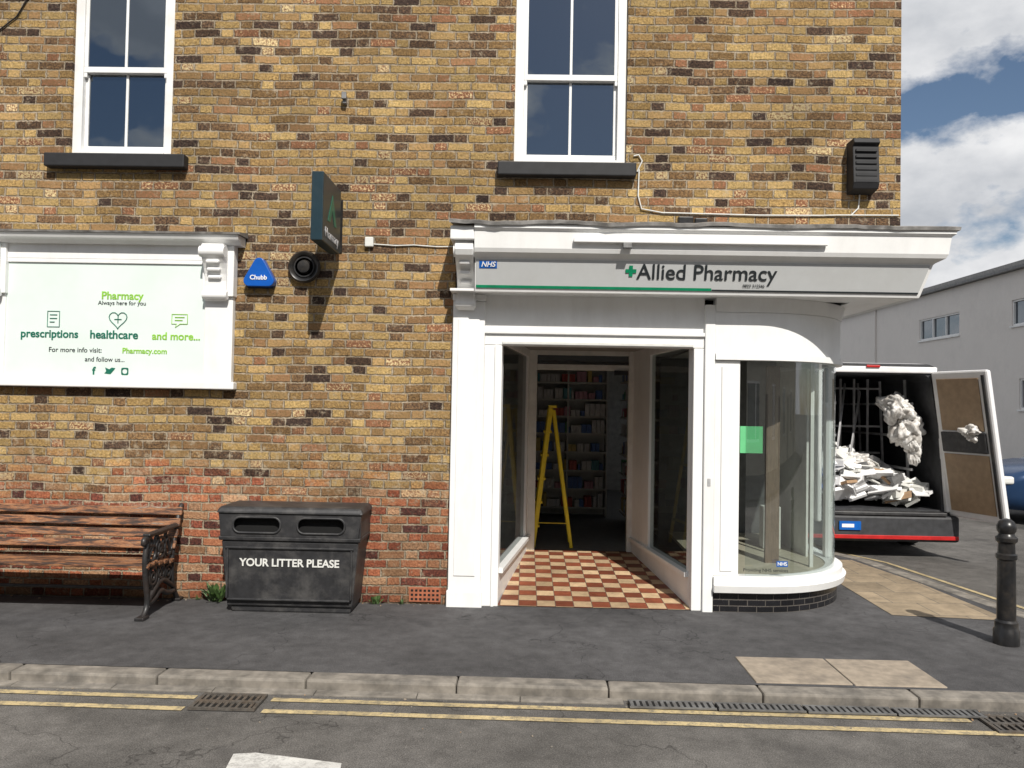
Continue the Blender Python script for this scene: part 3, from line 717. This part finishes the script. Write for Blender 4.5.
for i in range(24):
    t=2*math.pi*i/24; hp.append((cx+.075*math.sin(t)**3,cz+.0048*(13*math.cos(t)-5*math.cos(2*t)-2*math.cos(3*t)-math.cos(4*t))))
ic(hp,M['dkgreen']); ic([(cx-.03,cz),(cx+.03,cz)],M['dkgreen'],False); ic([(cx,cz-.03),(cx,cz+.03)],M['dkgreen'],False)
cx=-2.87
ic([(cx-.07,cz-.03),(cx-.03,cz-.03),(cx-.04,cz-.06),(cx,cz-.03),(cx+.06,cz-.03),(cx+.06,cz+.05),(cx-.07,cz+.05)],M['lime']); ic([(cx-.045,cz+.025),(cx+.035,cz+.025)],M['lime'],False); ic([(cx-.045,cz),(cx+.02,cz)],M['lime'],False)
text('lettering','f',-3.58,1.868,.03,yy,M['dkgreen'],ds,.03)
flat('icon',[[( -3.49,1.85),(-3.44,1.845),(-3.41,1.88),(-3.40,1.895),(-3.43,1.90),(-3.45,1.885),(-3.485,1.90),(-3.475,1.87)]],yy,.001,M['dkgreen'],ds)
flat('icon',[rrect(-3.35,-3.29,1.84,1.90,.012),rrect(-3.34,-3.30,1.85,1.89,.018)],yy,.001,M['dkgreen'],ds)

# ------------------------------------------------------------------ wall mounted bits
hs=empty('hanging_sign',(-1.56,-.35,3.1))
box('sign_box',-1.635,-1.545,-.67,-.10,2.86,3.38,M['navy'],hs,bevel=.006)
boxes('bracket',[(-1.61,-1.57,-.10,.0,3.25,3.29),(-1.61,-1.57,-.10,.0,2.93,2.97),(-1.63,-1.55,-.012,.0,2.89,3.33)],M['black'],hs)
o=text('lettering','Pharmacy',0,0,.42,0,M['rack'],hs); o.rotation_euler=(R(90),0,R(90)); o.location=(-1.5425,-.38,2.94)
prism('logo',[(-.52,3.04),(-.38,3.27),(-.24,3.04),(-.31,3.04),(-.38,3.15),(-.45,3.04)],'x',-1.5445,-1.542,M['dkgreen'],hs)
ab=empty('alarm_box',(-2.19,-.05,2.68))
def rtri(cx,z0,w,h,r):
    P=[]
    for (x,z,a0,a1) in ((cx+w/2-r,z0+r,-90,28),(cx,z0+h-r,28,152),(cx-w/2+r,z0+r,152,270)):
        for i in range(7):
            a=R(a0+(a1-a0)*i/6); P.append((x+r*math.cos(a),z+r*math.sin(a)))
    return P
flat('body',[rtri(-2.215,2.595,.24,.225,.04)],-.045,.035,M['blue'],ab,bevel=.006)
box('base_plate',-2.325,-2.105,-.03,.0,2.58,2.608,M['ink'],ab)
text('lettering','Chubb',-2.215,2.66,.14,-.09,M['white'],ab,.02)
rb=empty('round_wall_speaker',(-1.84,-.05,2.73))
lathe('housing',[(.001,0),(.10,0),(.13,-.02),(.135,-.05),(.12,-.07),(.10,-.06),(.09,-.045),(.06,-.045),(.05,-.075),(.001,-.08)],(-1.85,0,2.76),M['black'],rb,36,'y')
lathe('ring',[(.075,-.046),(.085,-.046),(.085,-.056),(.075,-.056),(.075,-.046)],(-1.85,0,2.76),M['iron'],rb,36,'y')
jb=empty('junction_box',(-1.3,-.03,2.97))
box('body',-1.355,-1.285,-.04,0,2.94,3.02,M['frosty'],jb,bevel=.006)
wire('cable',[[(-1.285,-.01,2.965),(-1.1,-.012,2.955),(-.95,-.01,2.962),(-.75,-.012,2.95),(-.6,-.012,2.955)]],.005,M['frosty'],jb)
pb=empty('pipe_stub_bracket',(-1.55,-.05,4.16))
boxes('bracket',[(-1.565,-1.535,-.05,0,4.13,4.20),(-1.57,-1.53,-.075,-.05,4.16,4.22)],M['metal'],pb,bevel=.004)
fb=empty('floodlight_box',(2.72,-.1,3.64))
prism('housing',[(0,3.43),(-.13,3.45),(-.15,3.50),(-.13,3.80),(-.16,3.82),(-.14,3.86),(0,3.86)],'x',2.615,2.825,M['slate'],fb,bevel=.006)
boxes('louvres',[(2.635,2.805,-.152,-.13,3.50+.05*i,3.52+.05*i) for i in range(6)],M['slate'],fb)
cb_=empty('wall_cable',(1.8,0,3.2))
wire('cable',[[(.89,-.01,3.60),(.93,-.012,3.69),(.90,-.015,3.74),(.86,-.012,3.73)],[(.905,-.014,3.62),(.90,-.014,3.4),(.93,-.014,3.29),(1.1,-.014,3.26),(1.9,-.014,3.25),(2.4,-.014,3.255),(2.55,-.014,3.26),(3.04,-.014,3.265)],[(2.72,-.014,3.43),(2.71,-.014,3.32),(2.65,-.014,3.26)]],.006,M['frosty'],cb_)
wire('cable',[[(-4.6,-.01,4.65),(-4.35,-.012,4.85),(-4.1,-.012,5.3)]],.006,M['black'],cb_)
ct=empty('cornice_sensor',(1.25,-.3,3.16))
boxes('body',[(1.17,1.29,-.36,-.30,3.085,3.15),(1.30,1.40,-.355,-.305,3.09,3.14)],M['black'],ct,bevel=.008)
va=empty('air_brick',(-.81,0,.1))
box('plate',-.93,-.67,-.012,.0,.02,.14,M['terra'],va,bevel=.004)
boxes('slots',[(-.915+.035*i,-.895+.035*i,-.0135,-.0125,.035+.035*j,.053+.035*j) for i in range(7) for j in range(3)],M['hole'],va)

# ------------------------------------------------------------------ litter bin
lb=empty('litter_bin',(-1.8,-.22,0))
def frus(nm,x0,x1,y0,y1,z0,X0,X1,Y0,Y1,z1,mat,bev=.012):
    V=[(x0,y0,z0),(x1,y0,z0),(x1,y1,z0),(x0,y1,z0),(X0,Y0,z1),(X1,Y0,z1),(X1,Y1,z1),(X0,Y1,z1)]
    return mesh(nm,V,BF,mat,lb,bevel=bev)
frus('base',-2.27,-1.34,-.35,-.03,.0,-2.28,-1.33,-.35,-.03,.05,M['plastic'])
frus('body',-2.30,-1.32,-.37,-.02,.05,-2.345,-1.275,-.40,-.02,.56,M['plastic'])
frus('belt',-2.36,-1.26,-.415,-.02,.562,-2.365,-1.255,-.42,-.02,.595,M['plastic'],.008)
frus('inner_core',-2.30,-1.31,-.36,-.03,.597,-2.30,-1.31,-.36,-.03,.76,M['hole'],0)
outer=[(-2.345,.596),(-1.275,.596),(-1.255,.775),(-2.365,.775)]
flat('hood_front',[outer,rrect(-2.25,-1.88,.625,.745,.055),rrect(-1.75,-1.38,.625,.745,.055)],-.405,.012,M['plastic'],lb)
for a,b_ in ((-2.25,-1.88),(-1.75,-1.38)):
    wire('opening_rim',[[(x,-.42,z) for x,z in rrect(a,b_,.625,.745,.055)]],.009,M['plastic'],lb,True)
boxes('hood_sides',[(-2.36,-2.335,-.39,-.02,.597,.774),(-1.285,-1.26,-.39,-.02,.597,.774)],M['plastic'],lb)
frus('lid',-2.385,-1.235,-.44,-.015,.775,-2.36,-1.26,-.41,-.02,.825,M['plastic'],.018)
boxes('ribs',[(-2.29,-1.335,-.405,-.37,.10,.115),(-2.31,-1.31,-.412,-.38,.50,.515),(-2.30,-2.285,-.408,-.37,.115,.50),(-1.335,-1.32,-.408,-.37,.115,.50)],M['plastic'],lb,bevel=.004)
t=text('lettering','YOUR LITTER PLEASE',-1.81,.39,.78,-.395,M['frosty'],lb,.025)

# ------------------------------------------------------------------ bench
be=empty('park_bench',(-3.7,-.35,0))
xs=(-2.83,-4.75)
VL=[]
for i in range(5): 
    y=-.60+.095*i; z=.405-.012*i+(.0 if i else -.01); VL.append(rbox((-3.79,y,z+random.uniform(-.003,.003)),(1.98,.075,.03),Matrix.Rotation(R(3),3,'X')@Matrix.Rotation(R(random.uniform(-.3,.3)),3,'Y')))
for i in range(4):
    z=.455+.085*i; y=-.165+.035*i; VL.append(rbox((-3.79,y,z+.02),(1.98,.028,.068),Matrix.Rotation(R(-16),3,'X')@Matrix.Rotation(R(random.uniform(-.3,.3)),3,'Y')))
multi('slats',VL,M['wood'],be,bevel=.008)
for x in xs:
    S=[]
    S.append([(x,-.66,.0),(x,-.60,.03),(x,-.565,.12),(x,-.60,.24),(x,-.625,.36),(x,-.63,.48),(x,-.60,.56)])
    S.append([(x,-.02,.0),(x,-.07,.04),(x,-.14,.14),(x,-.17,.26),(x,-.17,.38),(x,-.13,.52),(x,-.07,.68),(x,-.03,.765),(x,-.01,.775)])
    S.append([(x,-.60,.385),(x,-.4,.37),(x,-.17,.345)])
    S.append([(x,-.60,.56),(x,-.62,.60),(x,-.66,.59),(x,-.655,.55),(x,-.62,.60),(x,-.5,.625),(x,-.35,.60),(x,-.22,.63),(x,-.10,.62)])
    S.append([(x,-.565,.12),(x,-.45,.2),(x,-.35,.24),(x,-.25,.2),(x,-.14,.14)])
    S.append([(x,-.57,.10),(x,-.47,.10),(x,-.36,.17),(x,-.25,.10),(x,-.13,.10)])
    wire('iron_end_frame',S,.021,M['iron'],be,smooth=True)
    def circ(cy,cz,r): return [(x,cy+r*math.cos(2*math.pi*k/14),cz+r*math.sin(2*math.pi*k/14)) for k in range(14)]
    C_=[circ(-.52,.47,.06),circ(-.38,.49,.08),circ(-.24,.48,.07),circ(-.5,.29,.065),circ(-.36,.30,.05),circ(-.24,.27,.06),circ(-.38,.49,.035),circ(-.56,.56,.03),circ(-.5,.29,.03),circ(-.24,.27,.025)]
    wire('iron_scrolls',C_,.013,M['iron'],be,True)
    wire('iron_lattice',[[(x,-.6,.4),(x,-.45,.6)],[(x,-.45,.4),(x,-.28,.6)],[(x,-.3,.4),(x,-.45,.61)],[(x,-.18,.4),(x,-.3,.6)],[(x,-.6,.37),(x,-.5,.2)],[(x,-.42,.22),(x,-.3,.36)],[(x,-.3,.22),(x,-.42,.36)],[(x,-.2,.36),(x,-.16,.2)]],.012,M['iron'],be)
    boxes('feet',[(x-.035,x+.035,-.70,-.60,0,.025),(x-.035,x+.035,-.08,-.002,0,.025)],M['iron'],be,bevel=.006)
wire('stretcher',[[(-4.75,-.36,.17),(-2.83,-.36,.17)]],.012,M['iron'],be)
box('arm_pad',-2.86,-2.80,-.62,-.12,.612,.632,M['iron'],be,bevel=.008)

# ------------------------------------------------------------------ bollard
bo=empty('bollard',(3.477,-.76,0))
lathe('post',[(.001,-.02),(.085,-.02),(.085,.10),(.075,.115),(.075,.16),(.062,.175),(.060,.50),(.058,.60),(.068,.61),(.068,.64),(.056,.65),(.054,.72),(.07,.735),(.072,.76),(.055,.775),(.05,.79),(.062,.81),(.064,.845),(.05,.875),(.028,.892),(.001,.898)],(3.477,-.76,0),M['black'],bo,32)

# ------------------------------------------------------------------ van
van=empty('delivery_van',(4.12,5,0))
vx=4.12; vy=2.95; gz=-.062
def sec(wb,wt,z0,z1,r,y,nn=6):
    P=[(-wb,z0),(-wb-.0,z0+.35),(-(wb*.75+wt*.25)-.02,z0+.75),(-wt,z1-r)]
    for i in range(1,nn+1):
        a=R(180-90*i/nn); P.append((-wt+r+r*math.cos(a),z1-r+r*math.sin(a)))
    P=P+[(-p[0],p[1]) for p in P[::-1]]
    return [(vx+p[0],y,p[1]) for p in P]
st=[(.93,.78,.26,2.22,.16,0),(.95,.80,.26,2.24,.16,.25),(.96,.81,.24,2.25,.16,3.2),(.96,.79,.24,2.22,.18,3.7),(.95,.72,.25,1.95,.18,4.15),(.94,.78,.27,1.42,.18,4.75),(.9,.74,.30,1.22,.16,5.15),(.82,.7,.36,.98,.12,5.3)]
V=[];F=[];FM=[]
secs=[sec(a,b_,c,d,r,vy+y) for a,b_,c,d,r,y in st]
n=len(secs[0])
for s_ in secs: V+=s_
for k in range(len(secs)-1):
    for i in range(n):
        F.append((k*n+i,(k+1)*n+i,(k+1)*n+(i+1)%n,k*n+(i+1)%n))
        FM.append(1 if (k in (3,4) and 5<i<n-7) or (k==3 and i in (2,n-4)) else 0)
F.append(tuple((len(secs)-1)*n+i for i in range(n))); FM.append(0)
inn=sec(.80,.68,.50,2.10,.12,vy); inn2=sec(.84,.72,.50,2.12,.12,vy+2.6)
o=len(V); V+=inn; 
for i in range(n): F.append((i,(i+1)%n,o+(i+1)%n,o+i)); FM.append(2)
mesh('body',V,F,[M['vanwhite'],M['dglass'],M['vandark']],van,fm=FM,smooth=False,fixn=True)
V=inn+inn2; F=[(i,(i+1)%n,n+(i+1)%n,n+i) for i in range(n)]+[tuple(n+i for i in range(n))]
mesh('cargo_interior',V,F,M['vandark'],van)
boxes('rear_header',[(vx-.80,vx+.74,vy-.03,vy-.002,2.11,2.185)],M['vanwhite'],van,bevel=.02)
boxes('roof_lamp',[(vx-.10,vx+.06,vy-.05,vy-.031,2.17,2.20)],M['red'],van,bevel=.006)
multi('rear_pillars',[beam((vx+.865,vy-.02,.48),(vx+.745,vy-.02,2.1),.085,.05),beam((vx-.865,vy-.02,.48),(vx-.745,vy-.02,2.1),.085,.05)],M['vanwhite'],van,bevel=.012)
box('rear_bumper',vx-.95,vx+.95,vy-.14,vy+.1,.14,.44,M['vandark'],van,bevel=.03)
box('bumper_step',vx-.80,vx+.80,vy-.15,vy-.002,.442,.485,M['plastic'],van,bevel=.01)
box('red_reflector_strip',vx-.93,vx+.93,vy-.155,vy-.141,.17,.215,M['red'],van,bevel=.004)
boxes('tail_lights',[(vx+.86,vx+.95,vy-.04,vy-.004,.6,1.15),(vx-.95,vx-.86,vy-.04,vy-.004,.6,1.15)],M['red'],van,bevel=.015)
box('number_plate',vx-.45,vx-.2,vy-.158,vy-.142,.27,.37,M['nhs'],van)
box('plate_label',vx-.42,vx-.28,vy-.16,vy-.1582,.3,.34,M['white'],van)
hx,hy=vx+.90,vy-.03
ex,ey=hx+.25,hy-.72
dd=Vector((ex-hx,ey-hy)).normalized(); dn_=Vector((-dd.y,dd.x))
def dp(t,z,o=0):
    lean=-.22*(z-.45)/1.65
    return (hx+(ex-hx)*t+lean+dn_.x*o, hy+(ey-hy)*t+dn_.y*o,z)
def dpan(nm,t0,t1,z0,z1,o0,o1,mat,bev=.01):
    V=[dp(t0,z0,o0),dp(t1,z0,o0),dp(t1,z0,o1),dp(t0,z0,o1),dp(t0,z1,o0),dp(t1,z1,o0),dp(t1,z1,o1),dp(t0,z1,o1)]
    return mesh(nm,V,BF,mat,van,bevel=bev,fixn=True)
dpan('rear_door_right',0,1,.44,2.13,-.03,.035,M['vanwhite'],.025)
dpan('rear_door_right_lining',.08,.86,.52,1.18,-.045,-.031,M['tan'],.004)
dpan('rear_door_right_upper_lining',.1,.84,1.45,2.04,-.042,-.031,M['tan'],.004)
dpan('rear_door_right_latch_panel',.08,.86,1.2,1.43,-.06,-.031,M['plastic'],.01)
dpan('door_seal',.90,.94,.5,2.07,-.05,-.031,M['black'],.004)
box('rear_door_left',vx-.93,vx-.88,vy-.78,vy-.03,.44,2.13,M['vanwhite'],van,bevel=.02)
for wy in (vy+1.0,vy+4.3):
    for sx_ in (-1,1):
        lathe('wheel',[(.001,-.11),(.2,-.11),(.32,-.10),(.335,-.07),(.335,.07),(.32,.10),(.2,.11),(.001,.11)],(vx+sx_*.86,wy,gz+.335),M['tyre'],van,28,'x')
        lathe('hub',[(.001,-.115),(.19,-.118),(.19,.118),(.001,.115)],(vx+sx_*.86,wy,gz+.335),M['metal'],van,20,'x')
VL=[]
for yq in (.5,1.2,1.9): 
    VL.append(beam((vx-.7,vy+yq,.5),(vx-.62,vy+yq,2.05),.03,.03)); VL.append(beam((vx-.30,vy+yq,.5),(vx-.30,vy+yq,2.05),.035,.035)); VL.append(beam((vx+.66,vy+yq,.6),(vx+.6,vy+yq,2.05),.025,.025))
for zq in (.95,1.35,1.75): VL.append(beam((vx-.30,vy+.4,zq),(vx-.30,vy+2.2,zq),.04,.03)); VL.append(beam((vx-.68,vy+.5,zq),(vx-.30,vy+.5,zq),.03,.03)); VL.append(beam((vx+.6,vy+.3,zq),(vx+.6,vy+2.4,zq),.03,.03))
for xq in (-.1,.08,.26,.44): VL.append(beam((vx+xq,vy+1.2,.5),(vx+xq,vy+1.2,2.08),.025,.025))
for zq in (1.1,1.45,1.95): VL.append(beam((vx-.3,vy+1.19,zq),(vx+.6,vy+1.19,zq),.025,.025))
VL.append(beam((vx-.3,vy+.3,1.2),(vx+.1,vy+1.1,2.0),.02,.05)); VL.append(beam((vx-.15,vy+.4,.8),(vx+.3,vy+1.1,1.9),.015,.06))
multi('racking',VL,M['rack'],van)
VL=[];fm=[]
random.seed(4)
for i in range(300):
    u=random.random(); x=vx-.60+1.22*u; d=random.random(); y=vy+.10+.9*d
    top=.72+.50*max(0,1-abs(u-.40)*1.35)*(.55+.55*d)
    h=.54+(top-.54)*random.uniform(.15,1.0)
    big=i%6==0
    s=(random.uniform(.25,.42),random.uniform(.15,.26),random.uniform(.05,.12)) if big else (random.uniform(.08,.36),random.uniform(.06,.24),random.uniform(.006,.05))
    k=.5 if big else 1
    rot=Matrix.Rotation(random.uniform(-3,3),3,'Z')@Matrix.Rotation(random.uniform(-.9,.9)*k,3,'X')@Matrix.Rotation(random.uniform(-.7,.7)*k,3,'Y')
    VL.append(rbox((x,y,h),s,rot)); fm.append(random.choice([0,0,0,0,0,1,1,1,1,2,3,0,0,4 if i%3==0 else 1]))
multi('waste_boards',VL,[M['vanwhite'],M['frosty'],M['card'],M['metal'],M['nhs']],van,fm=fm)
def crumple(nm,c,s,seed):
    bm=bmesh.new(); bmesh.ops.create_icosphere(bm,subdivisions=5,radius=1)
    for v in bm.verts:
        p=v.co*1.3+Vector((seed,0,0)); k=.9+.6*noise.noise(p)+.4*abs(noise.noise(p*2.3))+.10*noise.noise(p*5)
        v.co=Vector((v.co.x*k*s[0]+c[0],v.co.y*k*s[1]+c[1],v.co.z*k*s[2]+c[2]))
    me=bpy.data.meshes.new(nm); bm.to_mesh(me); bm.free(); me.materials.append(M['poly'])
    for p in me.polygons: p.use_smooth=True
    link(bpy.data.objects.new(nm,me),van)
crumple('polythene_bag',(vx+.40,vy+.30,1.70),(.17,.2,.17),3)
crumple('polythene_bag',(vx+.52,vy+.28,1.45),(.14,.17,.20),8)
crumple('polythene_bag',(vx+.56,vy+.20,1.20),(.08,.1,.14),31)
crumple('polythene_bag',(vx+.02,vy+.5,1.0),(.18,.2,.12),12)
crumple('polythene_bag',(ex-.24,ey+.25,1.42),(.13,.12,.08),21)

# ------------------------------------------------------------------ parked car (front only partly seen)
car=empty('parked_car',(9.4,6.7,0))
cy=6.7; x0=7.35
st=[(0,.62,.30,.62,.08),(.1,.76,.24,.74,.12),(.4,.84,.22,.84,.14),(1.1,.87,.22,.95,.14),(3.4,.87,.22,.98,.14),(4.0,.82,.26,.92,.14),(4.15,.7,.34,.8,.1)]
V=[];F=[]
def csec(x,w,z0,z1,r):
    P=[(-w+.05,z0),(-w,z0+.2),(-w+.01,z1-r)]+[(-w+.01+r+r*math.cos(R(180-30*i)),z1-r+r*math.sin(R(180-30*i))) for i in (1,2,3)]
    P+= [(-a,b_) for a,b_ in P[::-1]]
    return [(x0+x,cy+a,b_+gz) for a,b_ in P]
S_=[csec(x,w,z0,z1,r) for x,w,z0,z1,r in st]; n=len(S_[0])
for s_ in S_: V+=s_
for k in range(len(S_)-1):
    for i in range(n): F.append((k*n+i,(k+1)*n+i,(k+1)*n+(i+1)%n,k*n+(i+1)%n))
F.append(tuple(range(n))); F.append(tuple((len(S_)-1)*n+i for i in range(n)))
mesh('body',V,F,M['bluecar'],car,smooth=True,fixn=True)
cab=[(1.15,.72,.92),(1.9,.62,1.42),(3.0,.60,1.44),(3.75,.70,.96)]
V=[];
for x,w,z in cab:
    V+=[(x0+x,cy-w,z+gz),(x0+x,cy+w,z+gz)]
V+=[(x0+1.15,cy-.74,.85+gz),(x0+1.15,cy+.74,.85+gz),(x0+3.8,cy-.74,.85+gz),(x0+3.8,cy+.74,.85+gz)]
F=[(0,1,3,2),(2,3,5,4),(4,5,7,6),(8,0,2,4,6,10),(9,11,7,5,3,1),(8,9,1,0),(10,6,7,11)]
mesh('cabin',V,F,[M['dglass'],M['bluecar']],car,fm=[0,1,0,0,0,1,1],fixn=True,bevel=.04)
for wx in (.78,3.3):
    for s_ in (-1,1):
        lathe('wheel',[(.001,-.1),(.2,-.1),(.29,-.09),(.305,-.06),(.305,.06),(.29,.09),(.2,.1),(.001,.1)],(x0+wx,cy+s_*.78,gz+.305),M['tyre'],car,28,'y')
        lathe('hub',[(.001,-.105),(.18,-.105),(.18,.105),(.001,.105)],(x0+wx,cy+s_*.78,gz+.305),M['metal'],car,20,'y')
boxes('headlights',[(x0+.02,x0+.22,cy-.80,cy-.5,.56,.68),(x0+.02,x0+.22,cy+.5,cy+.80,.56,.68)],M['frosty'],car,bevel=.03)

# ------------------------------------------------------------------ background building across the yard
gb=empty('grey_rendered_building',(20,25,0))
X=16.0
wins=[(5,7.6,4.6,5.4),(11,13.6,4.6,5.4),(17.4,20.0,4.55,5.4),(23.2,26.2,4.55,5.4),(5,7.4,1.8,2.8),(11,13.4,1.8,2.8),(17.4,19.6,1.8,2.8)]
V=[];F=[]
A=sorted({3,60,*[h[0] for h in wins],*[h[1] for h in wins]}); Z=sorted({-.1,6.35,*[h[2] for h in wins],*[h[3] for h in wins]})
def qq(ps):
    o=len(V); V.extend(ps); F.append((o,o+1,o+2,o+3))
for i in range(len(A)-1):
    for j in range(len(Z)-1):
        a,z=(A[i]+A[i+1])/2,(Z[j]+Z[j+1])/2
        if any(h[0]<a<h[1] and h[2]<z<h[3] for h in wins): continue
        qq([(X,A[i],Z[j]),(X,A[i+1],Z[j]),(X,A[i+1],Z[j+1]),(X,A[i],Z[j+1])])
for a,b_,c,d in wins:
    qq([(X,a,c),(X,a,d),(X+.12,a,d),(X+.12,a,c)]);qq([(X,b_,c),(X,b_,d),(X+.12,b_,d),(X+.12,b_,c)]);qq([(X,a,c),(X,b_,c),(X+.12,b_,c),(X+.12,a,c)]);qq([(X,a,d),(X,b_,d),(X+.12,b_,d),(X+.12,a,d)])
qq([(X,3,-.1),(30,3,-.1),(30,3,6.35),(X,3,6.35)]);qq([(X,3,6.35),(30,3,6.35),(30,60,6.35),(X,60,6.35)]);qq([(X,60,-.1),(30,60,-.1),(30,60,6.35),(X,60,6.35)]);qq([(30,3,-.1),(30,60,-.1),(30,60,6.35),(30,3,6.35)])
mesh('walls',V,F,M['render'],gb)
boxes('roof_coping',[(X-.2,X+.3,2.8,60.2,6.36,6.46)],M['coping'],gb)
boxes('roof_upstand',[(X+.8,X+6,4,58,6.36,6.9)],M['coping'],gb)
GL=[];FR=[]
for a,b_,c,d in wins:
    GL.append((X+.10,X+.11,a,b_,c,d))
    FR+=[(X+.04,X+.10,a,b_,c,c+.06),(X+.04,X+.10,a,b_,d-.06,d)]
    for k in range(4):
        yy_=a+(b_-a-.06)*k/3; FR.append((X+.035,X+.10,yy_,yy_+.06,c+.06,d-.06))
    FR.append((X-.05,X+.04,a-.05,b_+.05,c-.06,c-.002))
boxes('windows_glass',GL,M['dglass'],gb); boxes('window_frames',FR,M['white2'],gb)
wire('downpipe',[[(X-.06,30.2,0),(X-.06,30.2,6.3)]],.035,M['render'],gb)

# ------------------------------------------------------------------ terrace opposite (behind the camera, seen in reflections)
tb=empty('terrace_houses',(0,-18,0))
ws_=[]
for x in range(-20,24,5):
    ws_+=[(x+.6,x+1.7,.9,2.3),(x+.6,x+1.7,3.6,4.9),(x+3.2,x+4.2,3.6,4.9)]
box('walls',-22,26,-19,-13.5,-.1,5.6,M['cream'],tb)
boxes('windows',[(a,b_,-13.5,-13.47,c,d) for a,b_,c,d in ws_],M['dglass'],tb)
boxes('window_frames',[(a-.06,b_+.06,-13.5,-13.46,c-.08,c) for a,b_,c,d in ws_]+[((a+b_)/2-.03,(a+b_)/2+.03,-13.47,-13.45,c,d) for a,b_,c,d in ws_]+[(a-.06,b_+.06,-13.5,-13.46,d,d+.06) for a,b_,c,d in ws_],M['white2'],tb)
boxes('doors',[(x+3.2,x+4.1,-13.5,-13.46,0,2.05) for x in range(-20,24,5)],M['navy'],tb)
prism('roof',[(-13.2,5.6),(-19.3,5.6),(-16.25,8.0)],'x',-22.2,26.2,M['rooft'],tb)
mesh('pavement_opposite',[(-40,-13.5,-.01),(40,-13.5,-.01),(40,-8.2,-.01),(-40,-8.2,-.01)],[(0,1,2,3)],M['pave'])

# ------------------------------------------------------------------ weeds & debris
def weed(name,c,n,s,seed):
    random.seed(seed); V=[];F=[]
    for i in range(n):
        a=random.uniform(0,6.28); h=random.uniform(.3,1)*s; r=random.uniform(.1,.8)*s; w=.08*s+random.random()*.08*s
        b_=Vector(c)+Vector((random.uniform(-.3,.3)*s,random.uniform(-.15,.1)*s,0)); d=Vector((math.cos(a)*r,min(math.sin(a)*r,.01),h)); sd=Vector((-math.sin(a),math.cos(a),.2))*w
        m_=b_+d*.6+Vector((0,0,h*.15)); t_=b_+d
        o=len(V); V+=[b_,m_-sd,t_,m_+sd]; F.append((o,o+1,o+2,o+3))
    mesh(name,V,F,M['leaf'])
weed('weed_plant',(-2.50,-.06,0),60,.16,3); weed('weed_plant',(-1.2,-.04,0),24,.08,5); weed('weed_plant',(-.98,-.03,0),10,.05,6); weed('weed_plant',(-2.66,-.03,0),12,.05,9)
random.seed(12); VL=[];fm=[]
for i in range(360):
    x=random.uniform(-6,4); y=random.choice([random.uniform(-.09,-.01) if x<-.7 else -1.93+K*x,-1.93+K*x+random.gauss(0,.05),random.uniform(-6,-1.9)])
    z=.003 if y>-1.72 else -.058
    s=random.uniform(.003,.010); VL.append(rbox((x,y,z),(s*1.6,s,s*.6),Matrix.Rotation(random.uniform(0,3),3,'Z'))); fm.append(random.choice([0,1,1,2]))
multi('grit',VL,[M['slab'],M['kerb'],M['card']],fm=fm)

# ------------------------------------------------------------------ light
L=Vector((-.25,.89,-.88)).normalized()
sun=bpy.data.lights.new('sun','SUN'); sun.energy=5.0; sun.angle=R(.53); sun.color=(1,.955,.88)
so=bpy.data.objects.new('sun',sun); so.rotation_euler=L.to_track_quat('-Z','Y').to_euler(); so.location=(3,-9,12); col.objects.link(so)
w=bpy.data.worlds.new('World'); scn.world=w; w.use_nodes=True; nt=w.node_tree
bg=nt.nodes['Background']; bg.inputs[1].default_value=.08
sk=nt.nodes.new('ShaderNodeTexSky'); sk.sky_type='NISHITA'; sk.sun_disc=False
sk.sun_elevation=math.asin(-L.z); sk.sun_rotation=math.atan2(-L.x,-L.y); sk.air_density=1.0; sk.dust_density=.6; sk.ozone_density=1.5
tc=nt.nodes.new('ShaderNodeTexCoord')
sz=nt.nodes.new('ShaderNodeSeparateXYZ'); nt.links.new(tc.outputs['Generated'],sz.inputs[0])
bias=math_(nt,'MINIMUM',math_(nt,'MULTIPLY',math_(nt,'ABSOLUTE',math_(nt,'SUBTRACT',sz.outputs[2],.315)),2.4),.15)
bias=math_(nt,'SUBTRACT',bias,.07)
mp=nt.nodes.new('ShaderNodeMapping'); mp.inputs['Scale'].default_value=(1,1,1.7); mp.inputs['Location'].default_value=(.35,.1,.2)
nt.links.new(tc.outputs['Generated'],mp.inputs[0])
n1=noise_(nt,mp.outputs[0],4.2,9,.56)
dens=math_(nt,'ADD',n1.outputs[0],bias)
r1=ramp(nt,[(.475,0.0),(.55,1.0)]); nt.links.new(dens,r1.inputs[0])
mp2=nt.nodes.new('ShaderNodeMapping'); mp2.inputs['Location'].default_value=(.35,.1,.29); mp2.inputs['Scale'].default_value=(1,1,1.7); nt.links.new(tc.outputs['Generated'],mp2.inputs[0])
n2=noise_(nt,mp2.outputs[0],4.2,9,.56)
r2=ramp(nt,[(.40,(11.2,11.2,11.3)),(.62,(6.4,6.7,7.2))]); nt.links.new(n2.outputs[0],r2.inputs[0])
cc=mixc(nt,r1.outputs[0],sk.outputs[0],r2.outputs[0]); nt.links.new(cc,bg.inputs[0])

# ------------------------------------------------------------------ camera
cam=bpy.data.cameras.new('camera'); cam.lens=28.1; cam.sensor_width=36; cam.clip_end=1000; cam.clip_start=.05
co=bpy.data.objects.new('camera',cam); col.objects.link(co)
mt=Matrix.Translation((0,-6.6,1.65))@Matrix.Rotation(R(1.0),4,'Z')@Matrix.Rotation(R(91.5),4,'X')@Matrix.Rotation(R(1.03),4,'Z')
co.matrix_world=mt
scn.camera=co
scn.view_settings.view_transform='Standard'; scn.view_settings.look='None'; scn.view_settings.exposure=0
